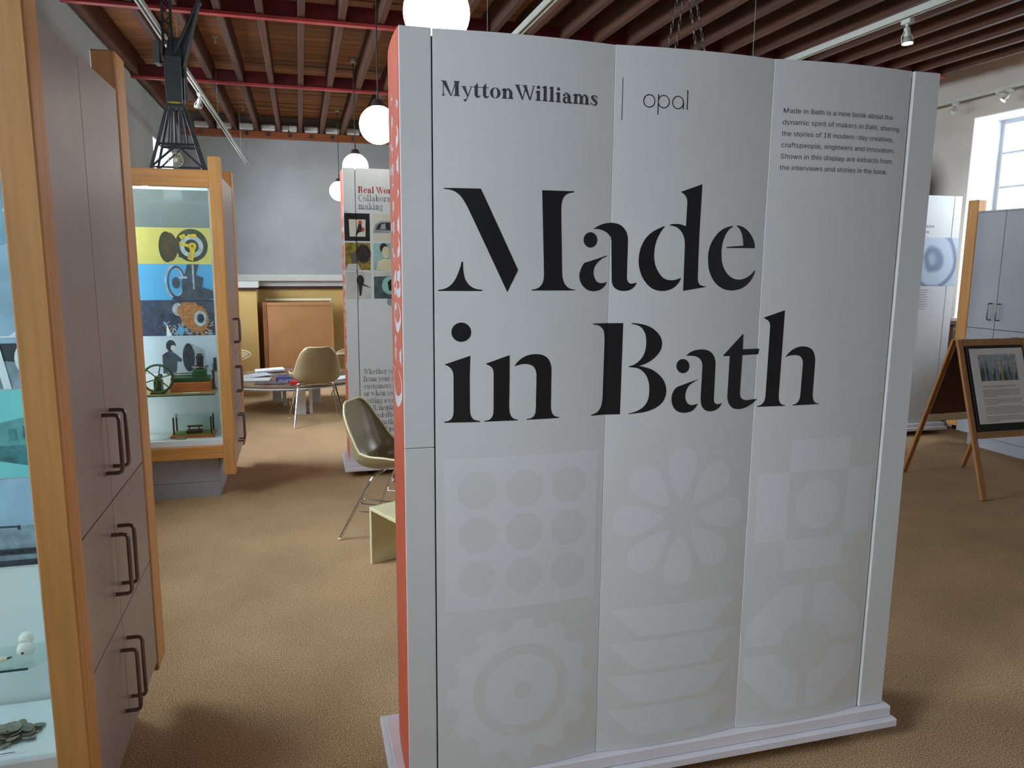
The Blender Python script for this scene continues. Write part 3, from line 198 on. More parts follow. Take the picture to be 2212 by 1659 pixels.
INTER = json.loads('''{" ":[188,[]],",":[188,[[38,-119,68,71,137,71,84,-119]]],"-":[453,[[337,244,337,188,114,188,114,244]]],".":[188,[[95,-4,86,-4,70,3,57,16,50,32,50,50,57,66,70,79,95,87,113,83,128,73,138,59,141,41,138,24,128,9,113,-1]]],"1":[453,[[76,0,76,55,391,55,391,0],[276,509,276,0,212,0,212,448,86,358,86,427,198,509]]],"8":[453,[[226,-7,201,-6,156,3,117,21,101,33,86,47,64,78,53,115,52,135,59,181,81,220,113,249,153,265,119,282,105,293,83,324,76,342,70,380,75,417,82,434,90,450,114,477,146,498,184,511,226,516,269,511,306,498,323,488,350,464,370,434,377,417,382,380,376,342,369,324,347,293,318,273,300,265,339,249,372,220,393,181,401,135,395,96,388,78,352,33,317,11,296,3,251,-6],[226,49,272,55,307,74,329,102,337,139,329,177,305,208,270,228,226,235,182,228,147,208,123,177,115,139,123,102,145,74,180,55],[226,290,252,292,274,300,293,313,312,341,319,376,313,410,294,437,264,454,226,460,188,454,159,437,139,410,133,376,139,341,159,313,189,296]]],"A":[480,[[16,0,201,509,276,509,463,0,395,0,270,352,232,478,245,478,191,302,85,0],[110,142,110,199,370,199,370,142]]],"B":[456,[[60,0,60,509,266,508,310,499,329,491,359,469,381,442,394,410,398,374,392,331,380,310,356,286,315,267,315,262,327,261,351,252,374,237,394,216,409,189,417,155,417,117,408,83,400,67,390,52,362,28,324,10,301,4,247,0],[125,57,272,58,315,70,341,92,354,120,355,149,342,184,317,211,279,228,248,231,125,231],[125,285,252,286,277,291,299,302,323,326,333,348,336,372,334,388,323,417,299,439,263,450,125,452]]],"C":[510,[[267,-7,205,1,177,11,126,42,104,63,70,115,57,146,42,215,40,254,42,293,57,362,70,393,104,445,150,484,177,498,235,514,267,516,305,513,340,504,373,490,402,471,427,447,448,418,463,385,473,348,408,348,401,373,375,413,348,435,315,449,267,456,245,454,203,443,184,432,150,403,137,385,125,364,109,314,103,254,109,194,125,145,137,123,166,89,203,66,245,54,280,53,327,64,348,74,366,88,389,114,401,136,408,160,473,160,457,107,438,76,416,49,388,28,357,11,305,-4]]],"E":[419,[[60,0,60,509,372,509,372,452,125,452,125,286,355,286,355,229,125,229,125,57,375,57,375,0]]],"H":[517,[[60,0,60,509,125,509,125,289,392,289,392,509,457,509,457,0,392,0,392,232,125,232,125,0]]],"I":[300,[[31,0,31,57,118,57,118,452,31,452,31,509,269,509,269,452,183,452,183,57,269,57,269,0]]],"K":[467,[[104,145,104,216,165,293,364,509,448,509,231,276],[60,0,60,509,125,509,125,0],[372,0,188,259,228,309,449,0]]],"L":[393,[[60,0,60,509,125,509,125,57,361,57,361,0]]],"M":[628,[[60,0,60,509,152,509,285,167,322,49,307,49,352,187,476,509,568,509,568,0,504,0,505,380,507,457,513,457,471,331,342,0,286,0,162,312,112,457,119,457,122,0]]],"N":[523,[[60,0,60,509,136,509,369,141,414,55,405,54,399,146,399,509,463,509,463,0,387,0,177,331,108,452,119,454,125,317,125,0]]],"O":[533,[[267,-7,205,1,177,11,126,42,105,63,70,115,57,146,42,215,40,254,42,293,57,362,86,421,105,445,150,484,177,498,235,514,267,516,329,508,357,498,384,484,429,445,448,421,477,362,486,329,493,254,486,179,477,146,464,115,429,63,408,42,357,11,299,-5],[267,53,289,54,330,66,367,89,383,105,408,144,418,168,425,194,430,254,429,286,418,341,408,365,383,404,367,420,330,443,310,450,267,456,223,450,203,443,184,433,151,404,125,364,116,340,109,314,103,254,109,194,116,168,125,144,151,105,184,76,203,66,245,54]]],"R":[449,[[60,0,60,509,264,507,290,504,333,489,367,465,380,450,399,415,408,374,405,309,390,271,367,240,333,217,289,203,236,198,96,198,96,255,234,255,284,262,309,273,327,290,339,312,344,338,344,367,334,405,319,425,298,440,252,451,125,452,125,0],[353,0,230,229,303,229,428,0]]],"S":[447,[[224,-9,197,-8,149,1,108,19,91,31,76,45,54,77,46,96,38,137,104,137,110,110,132,79,166,59,209,50,257,52,286,60,321,82,336,102,345,126,345,151,338,171,325,186,296,205,184,239,128,260,86,289,60,326,54,348,53,393,58,413,65,431,87,463,119,488,158,506,227,516,275,511,296,505,316,498,351,476,377,449,387,433,399,397,401,378,337,378,334,396,316,426,286,447,247,457,209,458,167,448,136,427,118,398,115,376,119,352,139,326,158,313,202,296,312,264,359,238,379,220,395,198,405,171,408,139,407,118,396,81,374,48,360,34,343,21,302,2,252,-8]]],"T":[449,[[32,452,32,509,417,509,417,452,257,452,257,0,193,0,193,452]]],"W":[686,[[155,0,16,509,82,509,173,158,197,40,189,40,214,158,306,509,380,509,486,94,497,40,488,40,513,158,603,509,670,509,530,0,455,0,351,391,336,475,350,475,323,341,230,0]]],"a":[389,[[160,-9,126,-5,94,5,80,12,57,32,40,58,31,90,31,123,38,150,58,179,89,199,125,211,244,228,265,235,273,243,276,255,271,288,256,311,240,322,220,329,196,331,171,329,140,318,118,301,100,274,41,291,48,308,67,335,104,364,163,382,227,382,275,367,296,353,315,333,329,306,337,251,337,0,277,0,277,52,272,52,252,25,226,6,190,-6],[170,45,216,53,239,66,257,83,269,104,275,126,276,190,239,177,144,162,125,155,103,139,95,124,92,105,94,87,102,72,130,52]]],"b":[424,[[229,-8,198,-5,162,10,138,31,118,59,112,59,112,0,53,0,53,509,114,509,114,319,118,319,144,353,171,373,212,384,252,383,294,371,313,361,330,347,359,313,379,270,389,218,389,160,379,108,370,84,346,45,313,16,274,-2],[220,47,253,51,267,57,301,88,321,133,328,189,321,245,301,290,280,311,267,319,237,329,220,330,203,329,174,320,161,312,140,291,125,263,116,229,113,169,125,115,140,86,174,57,188,51]]],"c":[396,[[207,-8,182,-7,137,6,117,16,82,46,68,64,46,108,36,159,34,187,40,243,46,268,68,312,82,330,98,346,137,371,182,383,221,384,272,373,315,349,347,312,362,277,303,262,294,283,276,306,257,319,226,329,189,329,158,319,145,310,115,274,99,224,96,187,99,151,115,102,134,76,158,57,173,51,207,46,250,54,271,66,296,95,304,117,363,102,354,78,334,46,306,21,261,-1]]],"d":[424,[[195,-8,151,-2,130,5,111,16,79,45,55,84,39,133,35,160,35,218,46,270,66,313,79,332,95,347,112,361,131,371,173,383,213,384,253,373,280,353,306,319,311,319,311,509,372,509,372,0,313,0,313,59,307,59,287,31,263,10,227,-5],[205,47,236,51,250,57,263,65,284,86,293,100,305,132,312,189,305,247,293,278,284,291,275,302,251,320,221,329,205,330,187,329,157,319,133,301,124,290,108,261,103,245,96,189,103,133,115,101,124,88,158,57,172,51]]],"e":[404,[[212,-8,161,-2,117,16,98,30,68,64,56,85,46,108,35,159,35,215,39,242,55,290,67,311,97,346,115,359,135,370,180,383,221,384,251,379,294,361,319,341,331,329,350,299,363,263,370,219,371,169,75,169,75,221,338,221,310,202,303,254,291,282,263,314,237,326,189,329,159,321,135,304,116,282,99,241,96,211,97,157,110,106,118,92,139,70,151,61,179,50,224,47,244,50,271,61,292,80,306,105,365,91,345,51,311,19,283,4,266,-1]]],"f":[254,[[228,379,228,327,6,327,6,379],[81,0,81,432,84,461,104,496,135,519,161,527,187,530,234,524,243,521,227,468,200,474,171,470,154,460,145,443,142,431,142,0]]],"g":[425,[[207,-151,150,-144,105,-127,73,-101,51,-69,101,-41,128,-72,165,-92,192,-97,229,-96,267,-85,295,-62,310,-28,311,68,306,68,287,41,263,21,241,11,212,5,173,6,152,10,132,17,95,39,80,53,55,90,39,136,35,163,35,220,46,271,66,314,80,332,112,361,152,378,173,383,213,384,242,378,273,360,288,346,308,319,313,319,313,379,372,379,372,-9,367,-54,350,-90,324,-117,308,-127,291,-136,251,-147],[205,59,222,60,251,68,264,75,285,95,300,121,309,154,312,212,300,264,275,303,251,320,222,329,205,330,188,329,158,320,145,312,124,290,115,277,103,246,96,193,103,138,124,96,158,68,172,63]]],"h":[410,[[114,227,114,0,53,0,53,509,114,509,114,287,102,287,112,312,137,349,152,362,187,379,227,384,264,380,295,369,321,349,341,321,348,304,356,264,357,0,296,0,295,256,283,291,273,304,246,323,229,328,184,326,161,317,141,303,126,283,114,243]]],"i":[167,[[53,0,53,379,114,379,114,0],[84,443,60,449,44,468,41,483,44,499,54,512,67,521,84,524,100,521,114,512,126,491,126,475,119,461,107,449]]],"k":[381,[[110,137,110,212,121,212,284,379,360,379,184,199,177,199],[53,0,53,509,114,509,114,0],[294,0,148,186,191,229,372,0]]],"l":[189,[[139,-2,101,3,86,10,65,33,54,65,53,509,114,509,115,77,120,62,130,54,170,54,181,3]]],"m":[610,[[53,0,53,379,112,379,112,295,108,295,118,323,141,355,172,376,207,386,239,385,257,380,287,361,309,331,316,314,321,295,312,295,322,321,347,353,368,369,407,383,437,386,468,383,510,364,532,342,548,313,556,276,557,0,496,0,496,254,490,289,473,313,460,321,433,329,406,330,384,324,365,314,345,290,338,270,335,247,335,0,274,0,273,275,262,301,242,320,215,329,188,330,158,320,132,299,121,278,114,253,114,0]]],"n":[410,[[114,227,114,0,53,0,53,379,112,379,112,287,102,287,112,312,137,349,152,362,187,379,227,384,264,380,295,369,321,349,341,321,348,304,356,264,357,0,296,0,295,256,283,291,273,304,246,323,229,328,184,326,161,317,141,303,126,283,114,243]]],"o":[415,[[207,-8,182,-7,137,6,117,16,82,46,68,64,46,108,36,159,34,187,40,243,46,268,68,312,82,330,98,346,137,371,182,383,207,384,233,383,278,371,299,360,333,330,347,312,369,268,380,216,381,187,380,159,369,108,347,64,333,46,299,16,278,6,233,-7],[207,46,242,51,257,57,282,76,307,117,316,151,319,187,316,224,307,258,282,300,257,319,242,325,207,330,189,329,158,319,134,300,115,274,108,258,99,224,96,187,99,151,108,117,134,76,158,57,173,51]]],"p":[424,[[53,-143,53,379,112,379,112,319,118,319,137,346,152,360,183,378,212,384,252,383,294,371,313,361,345,332,370,293,379,270,389,218,389,160,379,108,370,84,346,45,330,29,294,5,252,-7,198,-5,173,4,145,24,118,59,114,59,114,-143],[220,47,253,51,267,57,301,88,321,133,328,189,321,245,301,290,280,311,267,319,237,329,220,330,203,329,174,320,161,312,140,291,125,263,116,229,113,169,125,115,140,86,174,57,188,51]]],"r":[259,[[53,0,53,379,112,379,112,321,115,321,140,358,166,375,196,384,243,384,243,322,213,326,182,323,149,309,126,284,114,250,114,0]]],"s":[365,[[182,-8,128,-2,84,18,72,27,53,50,45,63,36,94,94,107,105,79,124,60,165,46,200,46,232,55,255,71,267,91,265,121,254,136,237,147,125,177,87,196,72,208,53,237,47,274,51,305,57,319,75,343,100,363,131,377,149,381,206,384,239,378,279,358,307,328,324,290,268,277,251,307,232,323,205,331,171,332,143,324,121,308,110,289,112,258,124,243,144,232,254,202,275,194,292,183,317,158,325,142,330,125,330,90,321,61,290,24,260,6,242,0,223,-5]]],"t":[227,[[204,379,204,327,6,327,6,379],[65,471,126,471,128,76,136,61,150,53,177,50,202,54,213,2,208,0,168,-4,125,2,92,21,80,35,72,52,65,93]]],"u":[410,[[182,-5,146,-1,115,11,101,20,78,44,62,76,54,116,53,139,53,379,114,379,114,144,119,105,137,75,150,64,164,56,200,50,226,53,259,69,276,86,293,122,296,153,296,379,357,379,357,0,298,0,298,92,307,92,297,67,286,47,257,17,222,0]]],"v":[389,[[163,0,17,379,84,379,177,121,206,21,184,21,218,138,305,379,371,379,226,0]]],"w":[567,[[138,0,23,379,87,379,165,91,175,41,165,41,196,176,252,379,316,379,387,114,402,41,391,41,423,176,480,379,545,379,429,0,368,0,315,185,280,323,277,338,291,338,263,225,199,0]]],"x":[379,[[21,0,171,218,171,171,29,379,100,379,207,206,175,206,224,292,282,379,352,379,209,169,209,214,358,0,287,0,222,99,173,182,205,182,157,99,91,0]]],"y":[389,[[47,-139,61,-86,96,-90,111,-87,124,-80,136,-67,146,-48,163,-1,17,379,84,379,177,121,206,21,184,21,212,121,305,379,371,379,204,-58,184,-97,159,-124,128,-140,104,-145,77,-145]]]}''')
# ------------------------------------------------------------------ mesh helpers
class MB:
    def __init__(s): s.v = []; s.f = []; s.mi = []; s.cur = 0
    def add(s, V, F):
        n = len(s.v); s.v += [tuple(p) for p in V]; s.f += [tuple(i+n for i in f) for f in F]; s.mi += [s.cur]*len(F)
        return s
    def box(s, x0, x1, y0, y1, z0, z1, M=None):
        V = [Vector((x, y, z)) for z in (z0, z1) for y in (y0, y1) for x in (x0, x1)]
        if M is not None: V = [M @ p for p in V]
        return s.add(V, [(0, 2, 3, 1), (4, 5, 7, 6), (0, 1, 5, 4), (2, 6, 7, 3), (0, 4, 6, 2), (1, 3, 7, 5)])
    def cbox(s, x0, x1, y0, y1, z0, z1, c=0.004, M=None):
        # box with chamfered edges on all sides
        xs, ys, zs = (x0, x1), (y0, y1), (z0, z1); V = []
        idx = {}
        for i in (0, 1):
            for j in (0, 1):
                for k in (0, 1):
                    sx, sy, sz = (1-2*i), (1-2*j), (1-2*k)
                    P = (xs[i], ys[j], zs[k])
                    idx[i, j, k, 0] = len(V); V.append(Vector((P[0], P[1]+sy*c, P[2]+sz*c)))
                    idx[i, j, k, 1] = len(V); V.append(Vector((P[0]+sx*c, P[1], P[2]+sz*c)))
                    idx[i, j, k, 2] = len(V); V.append(Vector((P[0]+sx*c, P[1]+sy*c, P[2])))
        F = []
        for a in (0, 1):
            F.append([idx[a, 0, 0, 0], idx[a, 1, 0, 0], idx[a, 1, 1, 0], idx[a, 0, 1, 0]])
            F.append([idx[0, a, 0, 1], idx[1, a, 0, 1], idx[1, a, 1, 1], idx[0, a, 1, 1]])
            F.append([idx[0, 0, a, 2], idx[1, 0, a, 2], idx[1, 1, a, 2], idx[0, 1, a, 2]])
        for a in (0, 1):
            for b_ in (0, 1):
                F.append([idx[a, b_, 0, 0], idx[a, b_, 1, 0], idx[a, b_, 1, 1], idx[a, b_, 0, 1]])
                F.append([idx[a, 0, b_, 0], idx[a, 1, b_, 0], idx[a, 1, b_, 2], idx[a, 0, b_, 2]])
                F.append([idx[0, a, b_, 1], idx[1, a, b_, 1], idx[1, a, b_, 2], idx[0, a, b_, 2]])
                for c_ in (0, 1): F.append([idx[a, b_, c_, 0], idx[a, b_, c_, 1], idx[a, b_, c_, 2]])
        # orient
        ctr = Vector(((x0+x1)/2, (y0+y1)/2, (z0+z1)/2)); G = []
        for f in F:
            q = [V[i] for i in f]; n = (q[1]-q[0]).cross(q[2]-q[0]); m = sum(q, Vector())/len(q)
            G.append(f if n.dot(m-ctr) > 0 else f[::-1])
        if M is not None: V = [M @ p for p in V]
        return s.add(V, G)
    def tube(s, pts, r, n=8, closed=False):
        P = [Vector(p) for p in pts]; V = []; F = []; m = len(P)
        prev = None
        for i, p in enumerate(P):
            a = P[i-1] if (i > 0 or closed) else p; b = P[(i+1) % m] if (i < m-1 or closed) else p
            t = (b-a).normalized()
            if prev is None:
                u = t.cross(Vector((0, 0, 1)));
                if u.length < 1e-3: u = t.cross(Vector((1, 0, 0)))
            else: u = prev - t*prev.dot(t)
            u.normalize(); prev = u; w_ = t.cross(u)
            rr = r[i] if isinstance(r, (list, tuple)) else r
            for k in range(n):
                a_ = 2*pi*k/n; V.append(p + (u*cos(a_)+w_*sin(a_))*rr)
        q = m if closed else m-1
        for i in range(q):
            for k in range(n):
                a = i*n+k; b = i*n+(k+1) % n; c = ((i+1) % m)*n+(k+1) % n; d = ((i+1) % m)*n+k
                F.append((a, b, c, d))
        if not closed: F += [tuple(range(n))[::-1], tuple(range((m-1)*n, m*n))]
        return s.add(V, F)
    def cyl(s, p0, p1, r, n=16): return s.tube([p0, p1], r, n)
    def lathe(s, prof, c=(0, 0, 0), n=24, M=None):
        V = []; F = []; m = len(prof)
        for (r, z) in prof:
            for k in range(n):
                a = 2*pi*k/n; p = Vector((r*cos(a), r*sin(a), z))
                if M is not None: p = M @ p
                V.append(p+Vector(c))
        for i in range(m-1):
            for k in range(n): F.append((i*n+k, i*n+(k+1) % n, (i+1)*n+(k+1) % n, (i+1)*n+k))
        F += [tuple(range(n))[::-1], tuple(range((m-1)*n, m*n))]
        return s.add(V, F)
    def sphere(s, c, r, n=24, m=14, sz=1.0):
        return s.lathe([(max(1e-4, r*sin(pi*i/m)), -r*sz*cos(pi*i/m)) for i in range(m+1)], c, n)
    def prism(s, poly, y0, y1, fn=None):
        # poly in (x,z), extruded along y
        n = len(poly); V = [(x, y0, z) for x, z in poly]+[(x, y1, z) for x, z in poly]
        F = [tuple(range(n)), tuple(range(2*n-1, n-1, -1))]+[(i, i+n, (i+1) % n+n, (i+1) % n) for i in range(n)]
        if fn: V = [fn(*p) for p in V]
        return s.add(V, F)
    def flat(s, loops, fn):
        # filled flat print: list of loops (first outer, rest holes) of 2-D points mapped by fn(u,v)->xyz
        # filled by a throw-away 2-D curve, which handles notches and counters
        cu = bpy.data.curves.new('fill', 'CURVE'); cu.dimensions = '2D'; cu.fill_mode = 'BOTH'
        S_ = 1.0/max(max(abs(a-loops[0][0][0])+abs(b-loops[0][0][1]) for a, b in loops[0]), 1e-6); ox_, oy_ = loops[0][0]
        for l in loops:
            sp = cu.splines.new('POLY'); sp.points.add(len(l)-1); sp.use_cyclic_u = True
            sp.points.foreach_set('co', [v for a, b in l for v in ((a-ox_)*S_, (b-oy_)*S_, 0, 1)])
        o = bpy.data.objects.new('fill', cu); me = o.to_mesh()
        V = [(v.co.x/S_+ox_, v.co.y/S_+oy_) for v in me.vertices]; F = []
        for q in me.polygons:
            f = tuple(q.vertices); a, b, c = (me.vertices[k].co for k in f[:3])
            F.append(f if (b-a).cross(c-a).z > 0 else f[::-1])
        o.to_mesh_clear(); bpy.data.objects.remove(o); bpy.data.curves.remove(cu)
        return s.add([fn(a, b) for a, b in V], F)
    def build(s, name, material, parent=None, smooth=False, org=None, loc=None):
        me = bpy.data.meshes.new(name)
        O = Vector(org) if org is not None else (parent_origin(parent) if parent is not None else Vector((0, 0, 0)))
        me.from_pydata([tuple(Vector(p)-O) for p in s.v], [], s.f)
        ms = material if isinstance(material, (list, tuple)) else [material]
        for x in ms: me.materials.append(x)
        if len(ms) > 1: me.polygons.foreach_set('material_index', s.mi)
        if smooth:
            me.polygons.foreach_set('use_smooth', [True]*len(me.polygons))
            try: me.set_sharp_from_angle(angle=radians(35))
            except Exception: pass
        me.update()
        o = bpy.data.objects.new(name, me); COL.objects.link(o)
        if parent is not None: o.parent = parent
        elif org is not None: o.location = O
        return o
def parent_origin(p):
    v = Vector((0, 0, 0))
    while p is not None: v = v+p.location; p = p.parent
    return v
def slice_x(o, xs):
    bm = bmesh.new(); bm.from_mesh(o.data)
    for x in xs: bmesh.ops.bisect_plane(bm, geom=bm.verts[:]+bm.edges[:]+bm.faces[:], plane_co=(x, 0, 0), plane_no=(1, 0, 0))
    bm.to_mesh(o.data); bm.free()
def thing(name, label, cat, loc=(0, 0, 0), rz=0.0, group=None):
    o = bpy.data.objects.new(name, None); COL.objects.link(o); o.location = loc; o.rotation_euler = (0, 0, rz); o.empty_display_size = .1
    o['label'] = label; o['category'] = cat
    if group: o['group'] = group
    return o
def tag(o, label, cat, group=None):
    o['label'] = label; o['category'] = cat
    if group: o['group'] = group
    return o
def struct(o): o['kind'] = 'structure'; return o
def dup(root, loc, rz, label, group=None):
    r = root.copy(); COL.objects.link(r); r.location = loc; r.rotation_euler = (0, 0, rz); r['label'] = label
    if group: r['group'] = group
    def rec(a, b):
        for ch in a.children:
            c = ch.copy(); COL.objects.link(c); c.parent = b; rec(ch, c)
    rec(root, r); return r

# ------------------------------------------------------------------ lettering
def text_polys(s, glyph, x, y, sc, width=None, sx=1.0):
    # returns list of loops-groups; glyph(ch)->(advance,[ [outer,hole..], ...]) in em units
    tot = sum(glyph(c)[0] for c in s)
    if width: sx = width/(tot*sc)
    out = []; cx = 0
    for ch in s:
        a, G = glyph(ch)
        for loops in G: out.append([[(x+(cx+u)*sc*sx, y+v*sc) for u, v in l] for l in loops])
        cx += a
    return out, tot*sc*sx
def area2(l): return sum(l[i-1][0]*l[i][1]-l[i][0]*l[i-1][1] for i in range(len(l)))/2
_gc = {}
def sans(ch):
    if ch in _gc: return _gc[ch]
    a, P = INTER.get(ch, (300, []))
    L = [[(p[i]/1000.0, p[i+1]/1000.0) for i in range(0, len(p), 2)] for p in P]
    L.sort(key=lambda l: -abs(area2(l)))
    G = []
    def inside(p, l):
        c = False
        for i in range(len(l)):
            (x1, y1), (x2, y2) = l[i-1], l[i]
            if (y1 > p[1]) != (y2 > p[1]) and p[0] < (x2-x1)*(p[1]-y1)/(y2-y1)+x1: c = not c
        return c
    for l in L:
        for g in G:
            if inside(l[0], g[0]): g.append(l); break
        else: G.append([l])
    _gc[ch] = (a/1000.0, G); return _gc[ch]
# small didone alphabet drawn from stems, hairlines and crescents (x-height 1)
T, H = 0.30, 0.055
def rib(pts, ws, n=6):
    # ribbon of varying width along a smooth path
    P = [Vector((p[0], p[1])) for p in pts]; Q = [2*P[0]-P[1]]+P+[2*P[-1]-P[-2]]; c = []; wv = []
    for i in range(1, len(Q)-2):
        for k in range(n):
            t = k/n; a, b, cc, d = Q[i-1], Q[i], Q[i+1], Q[i+2]
            c.append(.5*((2*b)+(cc-a)*t+(2*a-5*b+4*cc-d)*t*t+(-a+3*b-3*cc+d)*t**3)); wv.append(ws[i-1]*(1-t)+ws[i]*t)
    c.append(P[-1]); wv.append(ws[-1]); A = []; B = []
    for i, p in enumerate(c):
        t = (c[min(i+1, len(c)-1)]-c[max(i-1, 0)]); t = t.normalized() if t.length else Vector((1, 0)); nn = Vector((-t.y, t.x))*wv[i]/2
        A.append((p.x+nn.x, p.y+nn.y)); B.append((p.x-nn.x, p.y-nn.y))
    return [[A[i], A[i+1], B[i+1], B[i]] for i in range(len(A)-1)]
def ellp(cx, cy, rx, ry, n=20): return [(cx+rx*cos(2*pi*k/n), cy+ry*sin(2*pi*k/n)) for k in range(n)]
def foot(x0, x1, y, up=1, e=.14):
    # bracketed serif under a stem x0..x1
    return [(x0-e, y), (x1+e, y), (x1+e, y+up*H*.7), (x1+.03, y+up*.12), (x1, y+up*.26), (x0, y+up*.26), (x0-.03, y+up*.12), (x0-e, y+up*H*.7)]
def stem(x, y0, y1, flag=True, ft=True):
    g = [[[(x, y0), (x+T, y0), (x+T, y1), (x, y1)]]]
    if ft: g.append([foot(x, x+T, y0)])
    if flag: g.append([[(x+T, y1), (x, y1-.05), (x-.15, y1-.14), (x-.15, y1-.18), (x, y1-.24)]])
    return g
def w1(l): return [[q] for q in l]
def ring(cx, rx, t=T): return [[ellp(cx, .5, rx, .53), ellp(cx, .5, rx-t, .47)]]
def archr(x0, x1, h=1.0): return w1(rib([(x0, h-.28), (x0+(x1-x0)*.45, h-.03), (x1, h-.3)], [H, H*2.4, T]))
def serif(ch):
    if ch in _gs: return _gs[ch]
    g = []; a = .8
    if ch == ' ': a = .42
    elif ch == 'l': g = stem(.2, 0, 1.5); a = .7
    elif ch == 'i': g = stem(.2, 0, 1)+[[ellp(.35, 1.33, .17, .17)]]; a = .7
    elif ch == 'h': g = stem(.2, 0, 1.5)+archr(.48, .97)+stem(.82, 0, .72, False); a = 1.32
    elif ch == 'n': g = stem(.2, 0, 1)+archr(.48, .97)+stem(.82, 0, .72, False); a = 1.32
    elif ch == 'm': g = stem(.2, 0, 1)+archr(.48, .97)+stem(.82, 0, .72, False)+archr(1.1, 1.59)+stem(1.44, 0, .72, False); a = 1.94
    elif ch == 'r': g = stem(.2, 0, 1)+w1(rib([(.48, .72), (.62, .95), (.8, .93)], [H, H*1.5, .12]))+[[ellp(.82, .84, .13, .13)]]; a = .98
    elif ch == 'u': g = stem(.2, .28, 1, True, False)+w1(rib([(.35, .3), (.5, .03), (.86, .3)], [T, H*2, H]))+stem(.82, 0, 1); a = 1.32
    elif ch == 'o': g = ring(.58, .52); a = 1.16
    elif ch in 'ceg' and ch != 'g':
        g = w1(rib([(.86, .98-.12), (.6, 1.0), (.24, .5), (.62, 0.02), (1.02, .3)], [H if ch == 'e' else .12, H*1.2, T*1.05, H*2, H])); a = 1.1
        if ch == 'e': g += w1(rib([(.6, 1.0), (.88, .86), (.93, .55)], [H, T*.7, T*.7]))+[[[(.22, .52), (1.05, .52), (1.05, .58), (.22, .58)]]]
        else: g += [[ellp(.86, .8, .13, .13)]]
    elif ch == 'a':
        g = w1(rib([(.22, .8), (.5, 1.0), (.78, .7)], [H, H*2, T]))+[[ellp(.28, .76, .13, .14)]]+[[[(.64, .12), (.94, .12), (.94, .74), (.64, .74)]]]+w1(rib([(.74, .62), (.3, .45), (.28, .15), (.5, .02), (.72, .16)], [H, T*.7, T, T*.5, H]))+w1(rib([(.78, .16), (.95, .02), (1.14, .14)], [T, .16, H])); a = 1.16
    elif ch == 't': g = [[[(.2, .15), (.5, .15), (.5, 1.4), (.2, 1.02)]], [[(.02, .93), (.8, .93), (.8, 1.0), (.02, 1.0)]]]+w1(rib([(.35, .2), (.5, .02), (.8, .16)], [T, .2, H])); a = .82
    elif ch in 'vwy':
        g = [[[(.06, 1), (.38, 1), (.68, 0), (.58, 0)]], [[(.56, 0), (.66, 0), (1.02, 1), (.96, 1)]], [[(-.04, .95), (.5, .95), (.5, 1), (-.04, 1)]], [[(.8, .95), (1.14, .95), (1.14, 1), (.8, 1)]]]; a = 1.08
        if ch == 'y': g += [[[(.6, .05), (.66, 0), (.46, -.42), (.38, -.42)]], [ellp(.36, -.36, .13, .11)]]
        if ch == 'w':
            o = .62; g += [[[(x+o, y) for x, y in l] for l in q] for q in g[:2]]+[[[(1.42, .95), (1.76, .95), (1.76, 1), (1.42, 1)]]]; a = 1.72
    elif ch == 'k': g = stem(.2, 0, 1.5)+[[[(.5, .42), (.56, .42), (1.02, 1), (.94, 1)]], [[(.62, .58), (.86, .72), (1.2, 0), (.84, 0)]], [[(.78, .95), (1.16, .95), (1.16, 1), (.78, 1)]], [[(.74, 0), (1.3, 0), (1.3, .05), (.74, .05)]]]; a = 1.3
    elif ch == 'f': g = stem(.2, 0, 1.2, False)+w1(rib([(.35, 1.15), (.5, 1.48), (.8, 1.44)], [T, .16, .1]))+[[ellp(.8, 1.38, .12, .12)]]+[[[(.02, .93), (.78, .93), (.78, 1), (.02, 1)]]]; a = .8
    elif ch == 'g': g = [[ellp(.5, .66, .42, .36), ellp(.5, .66, .18, .31)]]+w1(rib([(.3, .34), (.2, .16), (.6, .06), (.94, -.1), (.5, -.42), (.14, -.22), (.34, .02)], [H, .12, T*.8, T*.6, H*1.4, T*.5, H]))+[[[(.8, .9), (1.12, .9), (1.12, 1.0), (.86, 1.0)]]]; a = 1.1
    elif ch == 's': g = w1(rib([(.74, .8), (.5, .99), (.2, .8), (.46, .53), (.72, .24), (.44, .01), (.1, .22)], [H, H*1.6, T*.75, T*1.05, T*.8, H*1.6, H]))+[[[(.7, .98), (.76, .98), (.76, .66), (.73, .66)]], [[(.08, .02), (.14, .02), (.12, .34), (.08, .34)]]]; a = .9
    elif ch in 'bpdq':
        if ch == 'b': g = stem(.16, 0.02, 1.5, True, False)+ring(.72, .5); a = 1.28
        if ch == 'p': g = stem(.16, -.42, 1)+ring(.72, .5); a = 1.28
